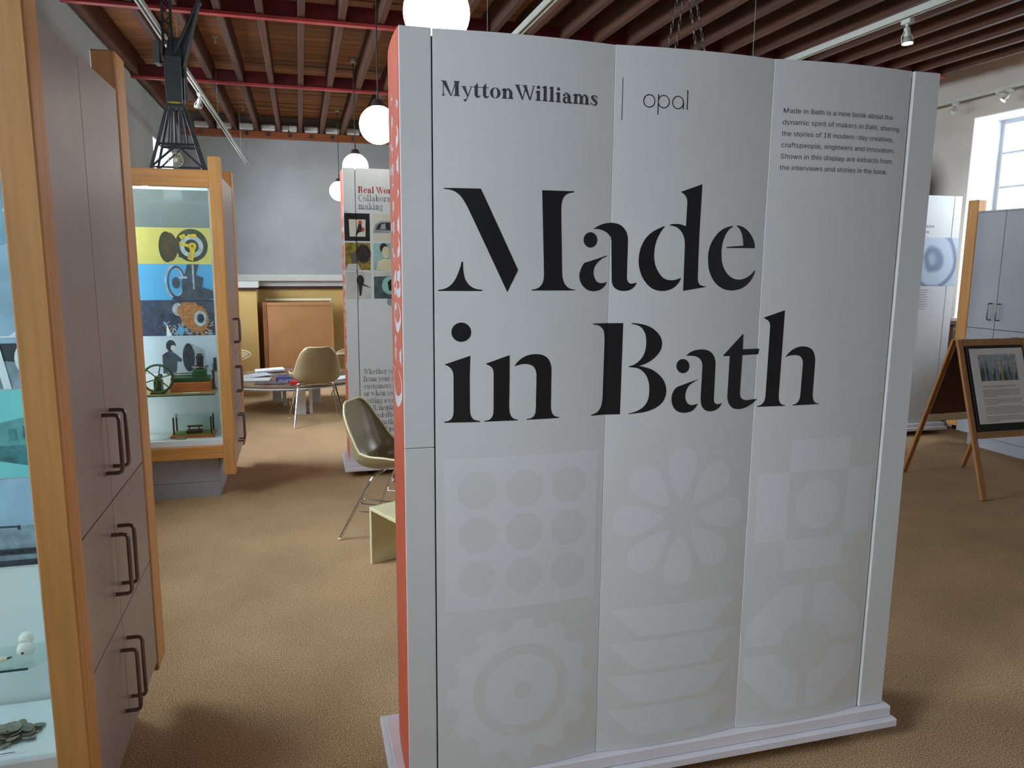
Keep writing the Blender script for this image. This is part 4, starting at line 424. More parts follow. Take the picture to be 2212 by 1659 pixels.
        if ch == 'd': g = ring(.56, .5)+stem(.82, 0, 1.5); a = 1.3
    elif ch == 'M': g = [[[(.1, 1.45), (.52, 1.45), (1.05, 0), (.94, 0)]], [[(1.0, 0), (1.05, 0), (1.5, 1.45), (1.42, 1.45)]], [[(.24, 0), (.3, 0), (.3, 1.4), (.24, 1.4)]], [foot(.24, .3, 0)], [[(1.38, 0), (1.72, 0), (1.72, 1.45), (1.38, 1.45)]], [foot(1.38, 1.72, 0)], [foot(1.38, 1.72, 1.45, -1)], [[(.0, 1.4), (.5, 1.4), (.5, 1.45), (0, 1.45)]]]; a = 1.98
    elif ch == 'W': g = [[[(.08, 1.45), (.44, 1.45), (.9, 0), (.78, 0)]], [[(.78, 0), (.86, 0), (1.18, 1.2), (1.12, 1.3)]], [[(.86, 1.45), (1.2, 1.45), (1.66, 0), (1.54, 0)]], [[(1.54, 0), (1.64, 0), (2.02, 1.45), (1.94, 1.45)]], [[(0, 1.4), (.56, 1.4), (.56, 1.45), (0, 1.45)]], [[(.76, 1.4), (1.34, 1.4), (1.34, 1.45), (.76, 1.45)]], [[(1.78, 1.4), (2.16, 1.4), (2.16, 1.45), (1.78, 1.45)]]]; a = 2.1
    elif ch == 'C': g = w1(rib([(1.3, 1.1), (1.0, 1.42), (.62, 1.36), (.28, .73), (.62, .08), (1.05, .04), (1.36, .4)], [H, H*1.5, T*.7, T*1.25, T*.7, H*1.5, H]))+[[[(1.26, 1.45), (1.34, 1.45), (1.34, 1.0), (1.3, 1.0)]]]; a = 1.5
    elif ch == 'R': g = [[[(.2, 0), (.54, 0), (.54, 1.45), (.2, 1.45)]], [foot(.2, .54, 0)], [foot(.2, .54, 1.45, -1)]]+w1(rib([(.5, 1.42), (.85, 1.4), (1.08, 1.1), (.85, .78), (.5, .74)], [H, T*.5, T*1.1, T*.5, H]))+w1(rib([(.72, .76), (.98, .6), (1.08, .14), (1.4, .1)], [H, T, T*.8, H])); a = 1.46
    elif ch == ',': g = [[ellp(.2, .1, .13, .13)], [[(.26, .16), (.33, .08), (.16, -.24), (.12, -.22)]]]; a = .45
    elif ch == '(': g = w1(rib([(.5, 1.5), (.2, .7), (.5, -.3)], [H, .18, H])); a = .55
    _gs[ch] = (a, g); return _gs[ch]
_gs = {}
def lettering(name, material, parent, items, fn, slices=None, label=None):
    m = MB()
    for loops in items: m.flat(loops, fn)
    o = m.build(name, material, parent)
    if label: o['label'] = label
    return o
# ================================================================== SETTING
XL, XR, YF, YB, ZC = -1.42, 6.07, 10.9, -5.0, 3.40
ZJ = 3.20
struct(MB().box(-1.9, 6.5, YB-.3, YF+.3, -.06, 0).build('floor', M_carpet))
def holed_wall(name, x0, x1, ya, yb, opens, material, z0=1.03, z1=2.9, ztop=ZC+.1):
    m = MB(); ys = ya
    for (a, b) in opens:
        m.box(x0, x1, ys, a, 0, ztop); m.box(x0, x1, a, b, 0, z0); m.box(x0, x1, a, b, z1, ztop); ys = b
    m.box(x0, x1, ys, yb, 0, ztop)
    return struct(m.build(name, material))
LZ = (1.05, 2.80)
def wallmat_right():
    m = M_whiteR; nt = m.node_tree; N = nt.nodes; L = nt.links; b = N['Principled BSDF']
    # soft-edged dark oval multiplied into the plaster colour
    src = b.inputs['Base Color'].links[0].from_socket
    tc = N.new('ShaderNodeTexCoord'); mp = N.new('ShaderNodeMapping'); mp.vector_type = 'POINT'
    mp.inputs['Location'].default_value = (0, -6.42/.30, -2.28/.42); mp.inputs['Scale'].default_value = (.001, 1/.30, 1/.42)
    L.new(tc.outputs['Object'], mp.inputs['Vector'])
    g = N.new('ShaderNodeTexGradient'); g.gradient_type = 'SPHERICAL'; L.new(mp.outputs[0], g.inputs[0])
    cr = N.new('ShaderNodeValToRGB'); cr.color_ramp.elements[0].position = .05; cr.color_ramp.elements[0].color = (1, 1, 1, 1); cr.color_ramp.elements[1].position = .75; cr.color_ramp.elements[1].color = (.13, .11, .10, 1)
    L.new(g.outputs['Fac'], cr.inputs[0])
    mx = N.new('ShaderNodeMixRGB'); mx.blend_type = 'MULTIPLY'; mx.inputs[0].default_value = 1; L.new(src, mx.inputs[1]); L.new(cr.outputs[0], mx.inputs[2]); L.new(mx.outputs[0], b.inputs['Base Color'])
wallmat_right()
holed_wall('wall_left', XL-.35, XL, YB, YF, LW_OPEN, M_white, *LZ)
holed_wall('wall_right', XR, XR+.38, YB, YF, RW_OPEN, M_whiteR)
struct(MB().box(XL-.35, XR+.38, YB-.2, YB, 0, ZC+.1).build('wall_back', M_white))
# far wall: plaster above, moulded shelf, alcove with ochre wainscot
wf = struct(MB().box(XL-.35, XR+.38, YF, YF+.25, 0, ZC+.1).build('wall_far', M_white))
MB().cbox(XL, XR, YF-.10, YF-.001, 3.115, 3.205, .006).build('wall_beam', M_beam, wf)
m = MB()
for i in range(27):
    x = .0705+.2715*(i-5)+.016; m.cyl((x+.12, YF-.10, 3.16), (x+.12, YF-.112, 3.16), .016, 6); m.box(x+.095, x+.145, YF-.104, YF-.101, 3.135, 3.185)
o = m.build('beam_bolts', M_steel, wf); o['kind'] = 'stuff'
for i in range(27):
    x = .0705+.2715*(i-5); d = random.uniform(-.008, .008)
    if i == 4:
        MB().cbox(x+.03, x+.125, YF-.11, YF-.002, 3.207, 3.29+d, .015).build('stone_block', M_block, wf); MB().cbox(x+.13, x+.235, YF-.11, YF-.002, 3.207, 3.295, .015).build('stone_block', M_block, wf)
    else: MB().cbox(x+.045, x+.235, YF-.115+d, YF-.002, 3.207, 3.295+d, .018).build('stone_block', M_block, wf)
t1 = struct(MB().box(XL, XR, YF-.06, YF-.001, 1.27, 1.345).box(XL, XR, YF-.12, YF-.061, 1.262, 1.30).box(XL, XR, YF-.07, YF-.001, 1.19, 1.26).build('trim_1', M_trim))
t2 = struct(MB().box(-.55, XR, YF-.10, YF-.071, 1.155, 1.189).box(XL, -.55, 10.36, 10.80, 1.155, 1.185).build('trim_2', M_dark))
MB().box(XL+.001, -.55, 10.38, YF-.001, 0, 1.154).build('alcove_pier', M_yellow, wf)
MB().box(XL+.001, -.53, 10.42, YF-.13, 1.186, 1.262).build('pier_shelf', M_trim, wf)
MB().box(-.549, XR-.001, YF-.07, YF-.001, 0, 1.154).build('alcove_panel', M_yellow, wf)
struct(MB().box(XR-.02, XR-.001, YB, YF, 0, .12).build('baseboard_right', M_reveal))
# ceiling: boards, joists and red steel beams
ceil = struct(MB().box(XL-.35, XR+.38, YB, YF+.2, ZC+.03, ZC+.12).build('ceiling', M_joist))
y = 1.2; k = 0; pm = {}
while y < YF-.02:
    wd = .148; j = random.choice((0, 1, 2)); key = (j,)
    if key not in pm:
        pm[key] = MB().cbox(XL+.001, XR-.001, 0, wd-.006-.002*j, 0, .022, .003)
        o = pm[key].build('ceiling_board', M_ceil, ceil, org=(0, 0, 0)); pm[key] = o
    else: o = pm[key].copy(); COL.objects.link(o); o.parent = ceil
    o.location = (0, y, ZC+.004-random.choice((0, .004, .008))); y += wd
struct(ceil)
jm = None
BY = [1.45, 3.61, 5.77, 7.94, 10.2]
joistx = [-1.375]+[.0705+.2715*k for k in range(-4, 21)]
for jx in joistx:
    if jm is None:
        jm = MB().cbox(-.024, .024, 1.2, YF-.001, ZJ, ZC-.003, .004).build('joist', M_joist, ceil, org=(0, 0, 0)); o = jm
    else: o = jm.copy(); COL.objects.link(o); o.parent = ceil
    o.location = (jx, 0, 0)
for by in BY[:4]:
    m = MB().box(XL+.001, 5.524, by-.028, by+.028, ZJ-.026, ZJ-.006)
    ys = sorted(joistx); prev = XL+.001; m.cur = 1
    for jx in ys:
        m.box(prev, jx-.026, by-.006, by+.006, ZJ-.006, ZJ+.088); m.box(prev, jx-.026, by-.025, by+.025, ZJ+.089, ZJ+.10); prev = jx+.026
    m.build('steel_beam', [M_redsteel, M_web], ceil)
# windows
def window(name, side, a, b, z0, z1):
    s = 1 if side == 'R' else -1
    xi = XR if side == 'R' else XL; th = .38 if side == 'R' else .35
    xf = xi+s*(th-.06)
    q = lambda u, v: (min(u, v), max(u, v))
    m = MB()
    for (ya, yb, za, zb) in ((a, a+.05, z0, z1), (b-.05, b, z0, z1), (a+.05, b-.05, z0, z0+.05), (a+.05, b-.05, z1-.05, z1)):
        x0, x1 = q(xf, xf+s*.05); m.box(x0, x1, ya, yb, za, zb)
    w_ = struct(m.build(name, M_lamF))
    n = 3; rows = 6
    for i in range(1, n):
        yy = a+(b-a)*i/n; x0, x1 = q(xf+s*.005, xf+s*.04); MB().box(x0, x1, yy-.011, yy+.011, z0+.05, z1-.05).build('glazing_bar', M_lamF, w_)
    for i in range(1, rows):
        zz = z0+(z1-z0)*i/rows; x0, x1 = q(xf+s*.007, xf+s*.036)
        for k in range(n): MB().box(x0, x1, a+(b-a)*k/n+.012+(.04 if k == 0 else 0), a+(b-a)*(k+1)/n-.012-(.04 if k == n-1 else 0), zz-.009, zz+.009).build('glazing_bar', M_lamF, w_)
    x0, x1 = q(xf+s*.02, xf+s*.024); MB().box(x0, x1, a+.05, b-.05, z0+.05, z1-.05).build('pane', M_pane, w_)
    e = .012; x0, x1 = q(xi-s*.03, xf)
    MB().box(x0, x1, a, b, z0-.002, z0+.02).build('window_sill', M_reveal, w_)
    x0, x1 = q(xi-s*-.001, xf)
    MB().box(x0, x1, a, a+.01, z0+.02, z1).box(x0, x1, b-.01, b, z0+.02, z1).box(x0, x1, a+.01, b-.01, z1-.01, z1).build('window_reveal', M_reveal, w_)
for i, (a, b) in enumerate(LW_OPEN): window('window_%d' % (i+1), 'L', a, b, *LZ)
for i, (a, b) in enumerate(RW_OPEN): window('window_%d' % (i+6), 'R', a, b, 1.03, 2.9)

# ================================================================== MAIN DISPLAY STAND
SEAM = [.321, .789, 1.251, 1.699]
YP = 1.889
def bow(x):
    for a, b in zip(SEAM, SEAM[1:]):
        if a <= x <= b:
            t = (x-a)/(b-a); return .015*4*t*(1-t)+.0025*(1-t)
    return 0.0
def fnP(off): return lambda u, v: (u, YP-bow(u)-off, v)
main = thing('display_stand', 'tall white display stand printed Made in Bath with coral left side', 'display stand', (1.01, 2.05, 0))
P0, P1 = .135, 2.10
MB().box(.262, 1.76, 1.905, 2.20, P0, P1-.012).build('core', M_black, main)
MB().box(.26, 1.765, 2.202, 2.214, P0, P1).build('back_panel', M_panel, main)
for a, b in zip(SEAM, SEAM[1:]):
    m = MB(); n = 20; V = []; F = []
    for i in range(n+1):
        x = a+.0008+(b-a-.0016)*i/n; yb = YP-bow(x)
        V += [(x, yb, P0), (x, yb, P1), (x, yb+.007, P0), (x, yb+.007, P1)]
    for i in range(n):
        o = 4*i; F += [(o, o+4, o+5, o+1), (o+2, o+3, o+7, o+6), (o+1, o+5, o+7, o+3), (o, o+2, o+6, o+4)]
    F += [(0, 1, 3, 2), (4*n, 4*n+2, 4*n+3, 4*n+1)]
    m.add(V, F); m.build('front_panel', M_panel, main, smooth=True)
MB().cbox(.2415, .3185, YP, YP+.012, P0, 1.081, .002).build('edge_strip', M_panel, main)
MB().cbox(.2415, .3185, YP, YP+.012, 1.0825, P1+.002, .002).build('edge_strip', M_panel, main)
MB().cbox(1.7035, 1.793, YP-.007, YP+.012, P0, P1, .002).build('edge_strip', M_panel, main)
# coral side: gently curved sheet
side = [(.240, 1.900), (.238, 1.97), (.239, 2.04), (.243, 2.12), (.2525, 2.214)]
def sideX(y):
    for (x0, y0), (x1, y1) in zip(side, side[1:]):
        if y0 <= y <= y1: return x0+(x1-x0)*(y-y0)/(y1-y0)
    return side[0][0] if y < side[0][1] else side[-1][0]
m = MB(); V = []; F = []
for (x, y) in side: V += [(x, y, P0), (x, y, P1), (x+.006, y, P0), (x+.006, y, P1)]
for i in range(len(side)-1):
    o = 4*i; F += [(o, o+1, o+5, o+4), (o+2, o+6, o+7, o+3), (o+1, o+3, o+7, o+5), (o, o+4, o+6, o+2)]
F += [(0, 2, 3, 1), (16, 17, 19, 18)]
m.add(V, F); sp = m.build('side_panel', M_side, main, smooth=True); sp['label'] = 'coral side panel lettered Creativity'
MB().box(1.776, 1.79, 1.904, 2.20, P0, P1).build('side_panel', M_panel, main)
# stepped base with castors
bs = MB().cbox(.212, 1.812, 1.862, 2.228, .095, .133, .003).build('base_plinth', M_base, main)
MB().cbox(.200, 1.828, 1.846, 2.292, .066, .094, .004).build('base_board', M_base, main)
for cx, cy in ((.36, 1.96), (1.668, 1.945), (.36, 2.2), (1.668, 2.2)):
    c = MB().cyl((cx-.014, cy, .022), (cx+.014, cy, .022), .022, 16).build('castor', M_black, main)
    MB().box(cx-.02, cx-.015, cy-.012, cy+.012, .02, .066).box(cx+.015, cx+.02, cy-.012, cy+.012, .02, .066).cyl((cx-.023, cy, .026), (cx+.023, cy, .026), .006, 8).build('castor_fork', M_chrome, c)
# headline
xs = [.325+.02*i for i in range(74)]
def bowed(name, material, items, off, label=None):
    m = MB()
    for l in items: m.flat(l, lambda u, v: (u, 0, v))
    o = m.build(name, material, main, org=(0, 0, 0))
    slice_x(o, xs+[.7889, .7891, 1.2509, 1.2511])
    O = parent_origin(main)
    for v in o.data.vertices:
        x = v.co.x; v.co = Vector((x, YP-bow(x)-off, v.co.z))-O
    if label: o['label'] = label
    return o
heads = [[[(p[0]/1e4, p[1]/1e4) for p in g]] for g in HEAD]
bowed('headline_lettering', M_ink, heads[:10], .0006, 'large black stencil lettering Made')
bowed('headline_lettering', M_ink, heads[10:], .0006, 'large black stencil lettering in Bath')
A, _ = text_polys('MyttonWilliams', serif, .3394, 1.949, .0238, width=.404)
bowed('sponsor_lettering', M_inkgrey, A, .0006)
def ringp(cx, cz, r, t, n=32): return [[(cx+r*cos(2*pi*i/n), cz+r*sin(2*pi*i/n)) for i in range(n)], [(cx+(r-t)*cos(2*pi*i/n), cz+(r-t)*sin(2*pi*i/n)) for i in range(n)]]
def rc(x0, x1, z0, z1): return [[(x0, z0), (x1, z0), (x1, z1), (x0, z1)]]
t_ = .0024
op = [ringp(.8818, 1.968, .0165, t_), ringp(.9215, 1.968, .0165, t_), rc(.9053, .9053+t_, 1.9354, 1.9856), ringp(.9615, 1.968, .0165, t_), rc(.9757, .9757+t_, 1.9515, 1.971), rc(.9866, .9866+t_, 1.9515, 2.0)]
bowed('sponsor_lettering', M_ink, op, .0006); bowed('divider_line', M_ink, [rc(.809, .8104, 1.9175, 2.0214)], .0006)
para = ['Made in Bath is a new book about the', 'dynamic spirit of makers in Bath, sharing', 'the stories of 18 modern-day creatives,', 'craftspeople, engineers and innovators.', 'Shown in this display are extracts from', 'the interviews and stories in the book.']
pw = [.3587, .386, .3684, .3769, .3686, .3555]; it = []
for i, (s, w_) in enumerate(zip(para, pw)):
    A, _ = text_polys(s, sans, 1.2818, 1.9622-.03*i, .0252, width=w_); it += A
bowed('paragraph_lettering', M_inkgrey, it, .0005)
# pale printed emblems
def pale(items): return bowed('printed_emblem', M_panelshade, items, .0003)
sq = [(.343, .626), (.772, .626), (.772, 1.05), (.343, 1.05)]
octs = [[(cx+.0545*cos(pi/8+pi/4*k), cz+.0545*sin(pi/8+pi/4*k)) for k in range(8)] for cx in (.430, .558, .686) for cz in (.961, .839, .715)]
pale([[sq]+octs])
gc = []; gx, gz = .557, .376
for k in range(12):
    a0 = 2*pi*k/12
    for j in range(4): a = a0+radians(-6.5+4.3*j); gc.append((gx+.212*cos(a), gz+.212*sin(a)))
    am = a0+radians(15)
    for j in range(7):
        cx, cz = gx+.212*cos(am), gz+.212*sin(am); th = am-pi/2-radians(30*j)
        gc.append((cx+.028*cos(th), cz+.028*sin(th)))
ci = lambda r, n=40: [(gx+r*cos(2*pi*i/n), gz+r*sin(2*pi*i/n)) for i in range(n)]
pale([[gc, ci(.139)], [ci(.107), ci(.026)]])
fl = []
for k in range(8):
    a = pi/2+k*pi/4; pts = [(.049, 0)]
    for (rr, hw) in ((.08, .021), (.11, .034), (.14, .043), (.165, .046), (.187, .038), (.2, .024), (.206, 0), (.2, -.024), (.187, -.038), (.165, -.046), (.14, -.043), (.11, -.034), (.08, -.021)): pts.append((rr, hw))
    fl.append([[(1.023+u*cos(a)-v*sin(a), .84+u*sin(a)+v*cos(a)) for u, v in pts]])
pale(fl)
pale([[[(.814, z), (1.222, z), (1.142, z-.09), (.907, z-.09)]] for z in (.578, .473, .368, .263)])
cir = lambda cx, cz, r, n=32: [(cx+r*cos(2*pi*i/n), cz+r*sin(2*pi*i/n)) for i in range(n)]
pale([rc(1.378, 1.584, .948, 1.045), rc(1.275, 1.378, .735, .948), rc(1.584, 1.682, .735, .948), rc(1.375, 1.583, .64, .735), [cir(1.481, .843, .078)]])
ox, oz = 1.472, .384; quad = []
for sx_, sz_ in ((1, 1), (1, -1), (-1, 1), (-1, -1)):
    p = [(.018, .206), (.085, .206), (.206, .085), (.206, .016), (.091, .016)]+[(.0925*cos(a), .0925*sin(a)) for a in [radians(10+10*i) for i in range(1, 7)]]+[(.018, .0907)]
    quad.append([[(ox+sx_*a, oz+sz_*b) for a, b in p]])
pale(quad)
# Creativity, reading upwards on the coral side
m = MB(); A, wT = text_polys('Creativity', serif, 0, 0, .128, width=.805)
def fnS(u, v): yy = 1.897+v*.98; return (sideX(yy)-.0006, yy, 1.165+u)
for l in A:
    l2 = [[(a, max(0.004, b+.008)) for a, b in q] for q in l]
    m.flat(l2, fnS)
m.build('side_lettering', M_inkwhite, main)

# ================================================================== SECOND STAND (Real World) AND THIRD STAND
def stand(name, label, x0, x1, yf, th, zt, seams, leftmat, left=True):
    t = thing(name, label, 'display stand', ((x0+x1)/2, yf+th/2, 0))
    MB().box(x0+.02, x1-.02, yf+.014, yf+th-.01, .11, zt-.01).build('core', M_black, t)
    e = [x0]+seams+[x1]
    for a, b in zip(e, e[1:]): MB().cbox(a+.002, b-.002, yf, yf+.012, .11, zt, .002).build('front_panel', M_panel, t)
    MB().box(x0+.003, x0+.015, yf+.014, yf+th, .11, zt).build('side_panel', leftmat, t)
    MB().box(x1-.015, x1-.003, yf+.014, yf+th, .11, zt).build('side_panel', M_panel, t)
    MB().cbox(x0-.02, x1+.02, yf-.025, yf+th+.03, .075, .109, .003).build('base_plinth', M_base, t)
    MB().cbox(x0-.036, x1+.036, yf-.045, yf+th+.05, .045, .074, .003).build('base_board', M_base, t)
    for cx in (x0+.15, x1-.15):
        for cy in (yf+.05, yf+th-.05): MB().cyl((cx-.014, cy, .022), (cx+.014, cy, .022), .022, 12).build('castor', M_black, t)
    return t
s2 = stand('display_stand', 'white display stand with six small printed pictures and red heading, behind the olive chair', .300, 1.70, 5.45, .36, 2.175, [.385, .86, 1.30, 1.62], M_side)
y2 = 5.45
def pr(parent, name, material, items, y, off): 
    m = MB()
    for l in items: m.flat(l, lambda u, v: (u, y-off, v))
    return m.build(name, material, parent)
A, _ = text_polys('Real World', serif, .402, 2.010, .0300, width=.280); pr(s2, 'heading_lettering', M_inkred, A, y2, .001)
A, _ = text_polys('Collaboration', serif, .402, 1.955, .0300, width=.315); B, _ = text_polys('making', serif, .402, 1.900, .0300, width=.170); pr(s2, 'heading_lettering', M_inklight, A+B, y2, .001)
lines = ['Whether you are', 'from your own', 'customers near', 'or when you are', 'getting away to', 'it all, inspired', 'by (and often', 'far from the', 'expected paths']
it = []
for i, s in enumerate(lines):
    A, tw = text_polys(s, serif, .410, .748-.0530*i, .0262, sx=.74); it += A
pr(s2, 'body_lettering', M_inklight, it, y2, .001)
# six plain pictures
pc = {k: mat('picture_'+k, c, .5, var=v, scale=s) for k, c, v, s in (('black', (26, 24, 26), .1, 9), ('cream', (206, 204, 182), .04, 9), ('grey', (150, 156, 160), .12, 14), ('olive', (128, 110, 36), .3, 28), ('teal', (150, 180, 172), .12, 10), ('skin', (208, 202, 160), .05, 9), ('fog', (198, 196, 186), .08, 8), ('slate', (72, 88, 84), .2, 20), ('mint', (140, 190, 178), .05, 5), ('red', (190, 46, 40), .1, 9), ('violet', (96, 78, 84), .08, 9), ('dark', (48, 42, 38), .2, 40))}
W_, GX, GZ = .173, .194, .1995
def pic(i, j): return .293+.012+GX*i, 1.872-GZ*j
def pic_rect(i, j): x, z = pic(i, j); return rc(x, x+W_, z-.188, z)
def pp(i, j, base, shapes):
    x, z = pic(i, j); o = pr(s2, 'printed_picture', pc[base], [pic_rect(i, j)], y2, .001)
    for k, (mm, poly) in enumerate(shapes):
        m = MB(); m.flat([[(x+u*W_, z-.188+v*.188) for u, v in poly]], lambda u, v: (u, y2-.0018-.0006*k, v)); m.build('picture_shape', pc[mm], o)
E_ = lambda cx, cy, rx, ry, n=18: [(cx+rx*cos(2*pi*i/n), cy+ry*sin(2*pi*i/n)) for i in range(n)]
pp(0, 0, 'black', [('cream', [(.2, .16), (.82, .16), (.84, .78), (.18, .78)]), ('red', E_(.62, .66, .07, .09)), ('black', [(.55, .6), (.66, .62), (.7, .36), (.55, .3), (.42, .14), (.48, .36)]), ('red', E_(.72, .42, .06, .08))])
pp(1, 0, 'cream', [('grey', [(0, .3), (.1, .62), (.3, .74), (1, .76), (1, .3)]), ('dark', [(.12, .42), (.2, .6), (.34, .68), (1, .7), (1, .4)]), ('grey', [(.28, .44), (.34, .62), (.5, .66), (.52, .44)])])
pp(0, 1, 'olive', [('dark', E_(.72, .6, .3, .34)), ('violet', [(.2, .6), (.4, .66), (.5, .4), (.46, .24), (.26, .2)]), ('fog', [(.02, 0), (.1, .22), (.5, .24), (.62, 0)])])
pp(1, 1, 'teal', [('dark', E_(.42, .82, .16, .18)), ('skin', E_(.5, .66, .15, .22)), ('skin', [(.1, 0), (.2, .34), (.42, .42), (.9, .38), (1, .1), (1, 0)])])
pp(0, 2, 'fog', [('dark', E_(.58, .68, .15, .2)), ('dark', [(.5, .5), (.66, .5), (.6, .12), (.54, .1)]), ('dark', [(.6, .6), (.98, .42), (.98, .4), (.6, .52)])])
pp(1, 2, 'slate', [('fog', [(0, .82), (1, .86), (1, 1), (0, 1)]), ('mint', E_(.66, .5, .34, .34)), ('black', [(.55, .62), (.6, .3), (.74, .3), (.84, .62), (.7, .74)])])
MB().box(.3841, .3861, y2-.0045, y2-.0008, 1.27, 1.876).build('panel_joint', M_black, s2)
m = MB(); m.flat([E_(.616, 1.262, .029, .031, 24)], lambda u, v: (u, y2-.001, v)); m.build('round_portrait_print', pc['grey'], s2)
# red side lettering, a hint of white strokes
m = MB(); A, _ = text_polys('Creativity', serif, 0, 0, .165, width=1.2)
for l in A: m.flat([[(a, b) for a, b in q] for q in l], lambda u, v: (.3015, 5.47+v*.9, .75+u))
m.build('side_lettering', M_inkwhite, s2)

s3 = stand('display_stand', 'white display stand at far right with blue rippled picture', 4.75, 5.70, 5.60, .34, 2.152, [5.17, 5.613], M_panel)
m = MB(); m.flat(rc(5.20, 5.697, 1.363, 1.79), lambda u, v: (u, 5.599, v)); 
def ripple():
    mm = bpy.data.materials.new('blue_ripple_print'); mm.use_nodes = True; nt = mm.node_tree; N = nt.nodes; L = nt.links; b = N['Principled BSDF']; b.inputs['Roughness'].default_value = .5
    tc = N.new('ShaderNodeTexCoord'); mp = N.new('ShaderNodeMapping'); L.new(tc.outputs['Object'], mp.inputs[0]); mp.inputs['Location'].default_value = (-.22, 0, -1.6)
    wv = N.new('ShaderNodeTexWave'); wv.wave_type = 'RINGS'; wv.rings_direction = 'SPHERICAL'; wv.inputs['Scale'].default_value = 3.2; wv.inputs['Distortion'].default_value = 2.4; wv.inputs['Detail'].default_value = 2; L.new(mp.outputs[0], wv.inputs[0])
    cr = N.new('ShaderNodeValToRGB'); cr.color_ramp.elements[0].color = lin((104, 122, 150)); cr.color_ramp.elements[0].position = 0; e = cr.color_ramp.elements[1]; e.color = lin((178, 192, 208)); e.position = .45
    L.new(wv.outputs['Fac'], cr.inputs[0]); L.new(cr.outputs[0], b.inputs['Base Color']); return mm
m.build('printed_picture', ripple(), s3)
it = []
for (x, z, w_) in ((5.22, 1.875, .2), (5.22, 1.825, .13)): 
    x0 = x
    while x0 < x+w_: q = random.uniform(.012, .03); it.append(rc(x0, x0+q, z, z+.020)); x0 += q+.006
for k in range(9):
    it.append(rc(5.285, 5.42-.01*(k % 3), 1.325-.021*k, 1.331-.021*k))
pr(s3, 'faded_lettering', M_inklight, it, 5.60, .001)['kind'] = 'stuff'
m = MB(); m.flat([E_(5.24, 1.31, .025, .028)], lambda u, v: (u, 5.599, v)); m.build('round_portrait_print', pc['grey'], s3)

# ================================================================== GLAZED DISPLAY CASES (local: x -W..0, y 0..D)
def u_handle(parent, x, y, z0, z1, out=.04, sgn=1, r=.0055):
    e = .012*sgn; X = x+out*sgn
    MB().tube([(x, y, z1), (X-e, y, z1), (X-e*.3, y, z1-.003), (X, y, z1-.012), (X, y, z0+.012), (X-e*.3, y, z0+.003), (X-e, y, z0), (x, y, z0)], r, 10).build('handle', M_steel, parent, smooth=True)
def standard(t, x, y, z0, z1, w=.014):
    m = MB(); m.cur = 0; m.box(x-w/2, x+w/2, y-.004, y, z0, z1); m.cur = 1
    z = z0+.02
    while z < z1-.02:
        for s in (-1, 1): m.box(x+s*.0035-.0024, x+s*.0035+.0024, y-.005, y-.0041, z, z+.015)
        z += .024
    m.build('shelf_standard', [M_slot, M_black], t)
def case(xr, y0, W, D, label, ysplit):
    X0, X1 = xr-W, xr
    t = thing('display_case', label, 'display case', (xr-W/2, y0+D/2, 0))
    MB().box(X0+.10, X1-.11, y0+.10, y0+D-.1, 0, .10).build('plinth', M_lamF, t)
    MB().box(X0+.10, X1-.11, y0+.10, y0+D-.1, .103, .275).build('plinth', M_lamF, t)
    for (a, b, c, d) in ((X1-.07, X1, y0, y0+.085), (X0, X0+.07, y0, y0+.085), (X1-.07, X1, y0+D-.125, y0+D), (X0, X0+.07, y0+D-.125, y0+D)):
        MB().cbox(a, b, c, d, .165, 2.172, .004).build('post', M_wood, t)
    MB().cbox(X0+.07, X1-.07, y0+.008, y0+.07, 1.987, 2.09, .003).build('top_rail', M_woodH, t)
    MB().cbox(X0+.07, X1-.07, y0+.008, y0+.07, .278, .362, .003).build('bottom_rail', M_woodH, t)
    MB().box(X0+.07, X1-.07, y0+.071, y0+D-.13, 2.05, 2.07).box(X0+.02, X1-.02, y0+.086, y0+D-.126, 2.03, 2.049).build('top_board', M_case, t)
    MB().box(X0+.07, X1-.07, y0+.03, y0+.30, .363, .40).build('case_floor', M_case, t)
    yb = y0+.315
    MB().box(X0+.02, X1-.02, yb, yb+.012, .28, 2.03).build('back_board', M_case, t)
    MB().box(X1-.085, X1-.071, y0+.071, yb, .28, 2.03).build('inner_side', M_case, t)
    MB().box(X0+.071, X0+.085, y0+.071, yb, .28, 2.03).build('inner_side', M_case, t)
    MB().box(X0+.075, X1-.075, y0+.045, y0+.050, .372, 1.985).build('glass_pane', M_glass, t)
    standard(t, X1-.10, yb, .42, 2.0); standard(t, X0+.10, yb, .42, 2.0)
    # laminate body and side doors
    ya, yd = y0+.088, y0+D-.128; ym = y0+ysplit
    MB().box(X0+.004, X1-.022, yb+.013, yd, .20, 2.028).build('carcass', M_black, t)
    MB().box(X1-.07, X1-.022, ya, yb+.012, .20, 2.028).build('side_lining', M_black, t)
    MB().box(X0+.004, X1-.022, yd+.001, yd+.012, .20, 2.05).build('rear_panel', M_lam, t)
    for (p, q) in ((ya+.002, ym-.0012), (ym+.0012, yd-.002)):
        for (z0, z1, hz) in ((.200, .560, (.30, .482)), (.564, .900, (.648, .818)), (.904, 2.058, (.990, 1.148))):
            dr = MB().cbox(X1-.021, X1-.004, p, q, z0, z1, .0012).build('door', M_lam, t)
            yy = ym-.036 if p < ym-.1 else ym+.040
            u_handle(dr, X1-.004, yy, hz[0], hz[1])
    return t, yb
c1, yb1 = case(-.512, 1.81, .86, .95, 'grey and beech glass display case at far left, nearest the camera', .40)
c2, yb2 = case(-.449, 5.10, .86, .95, 'beech framed glass display case with the dark crane model on top', .42)
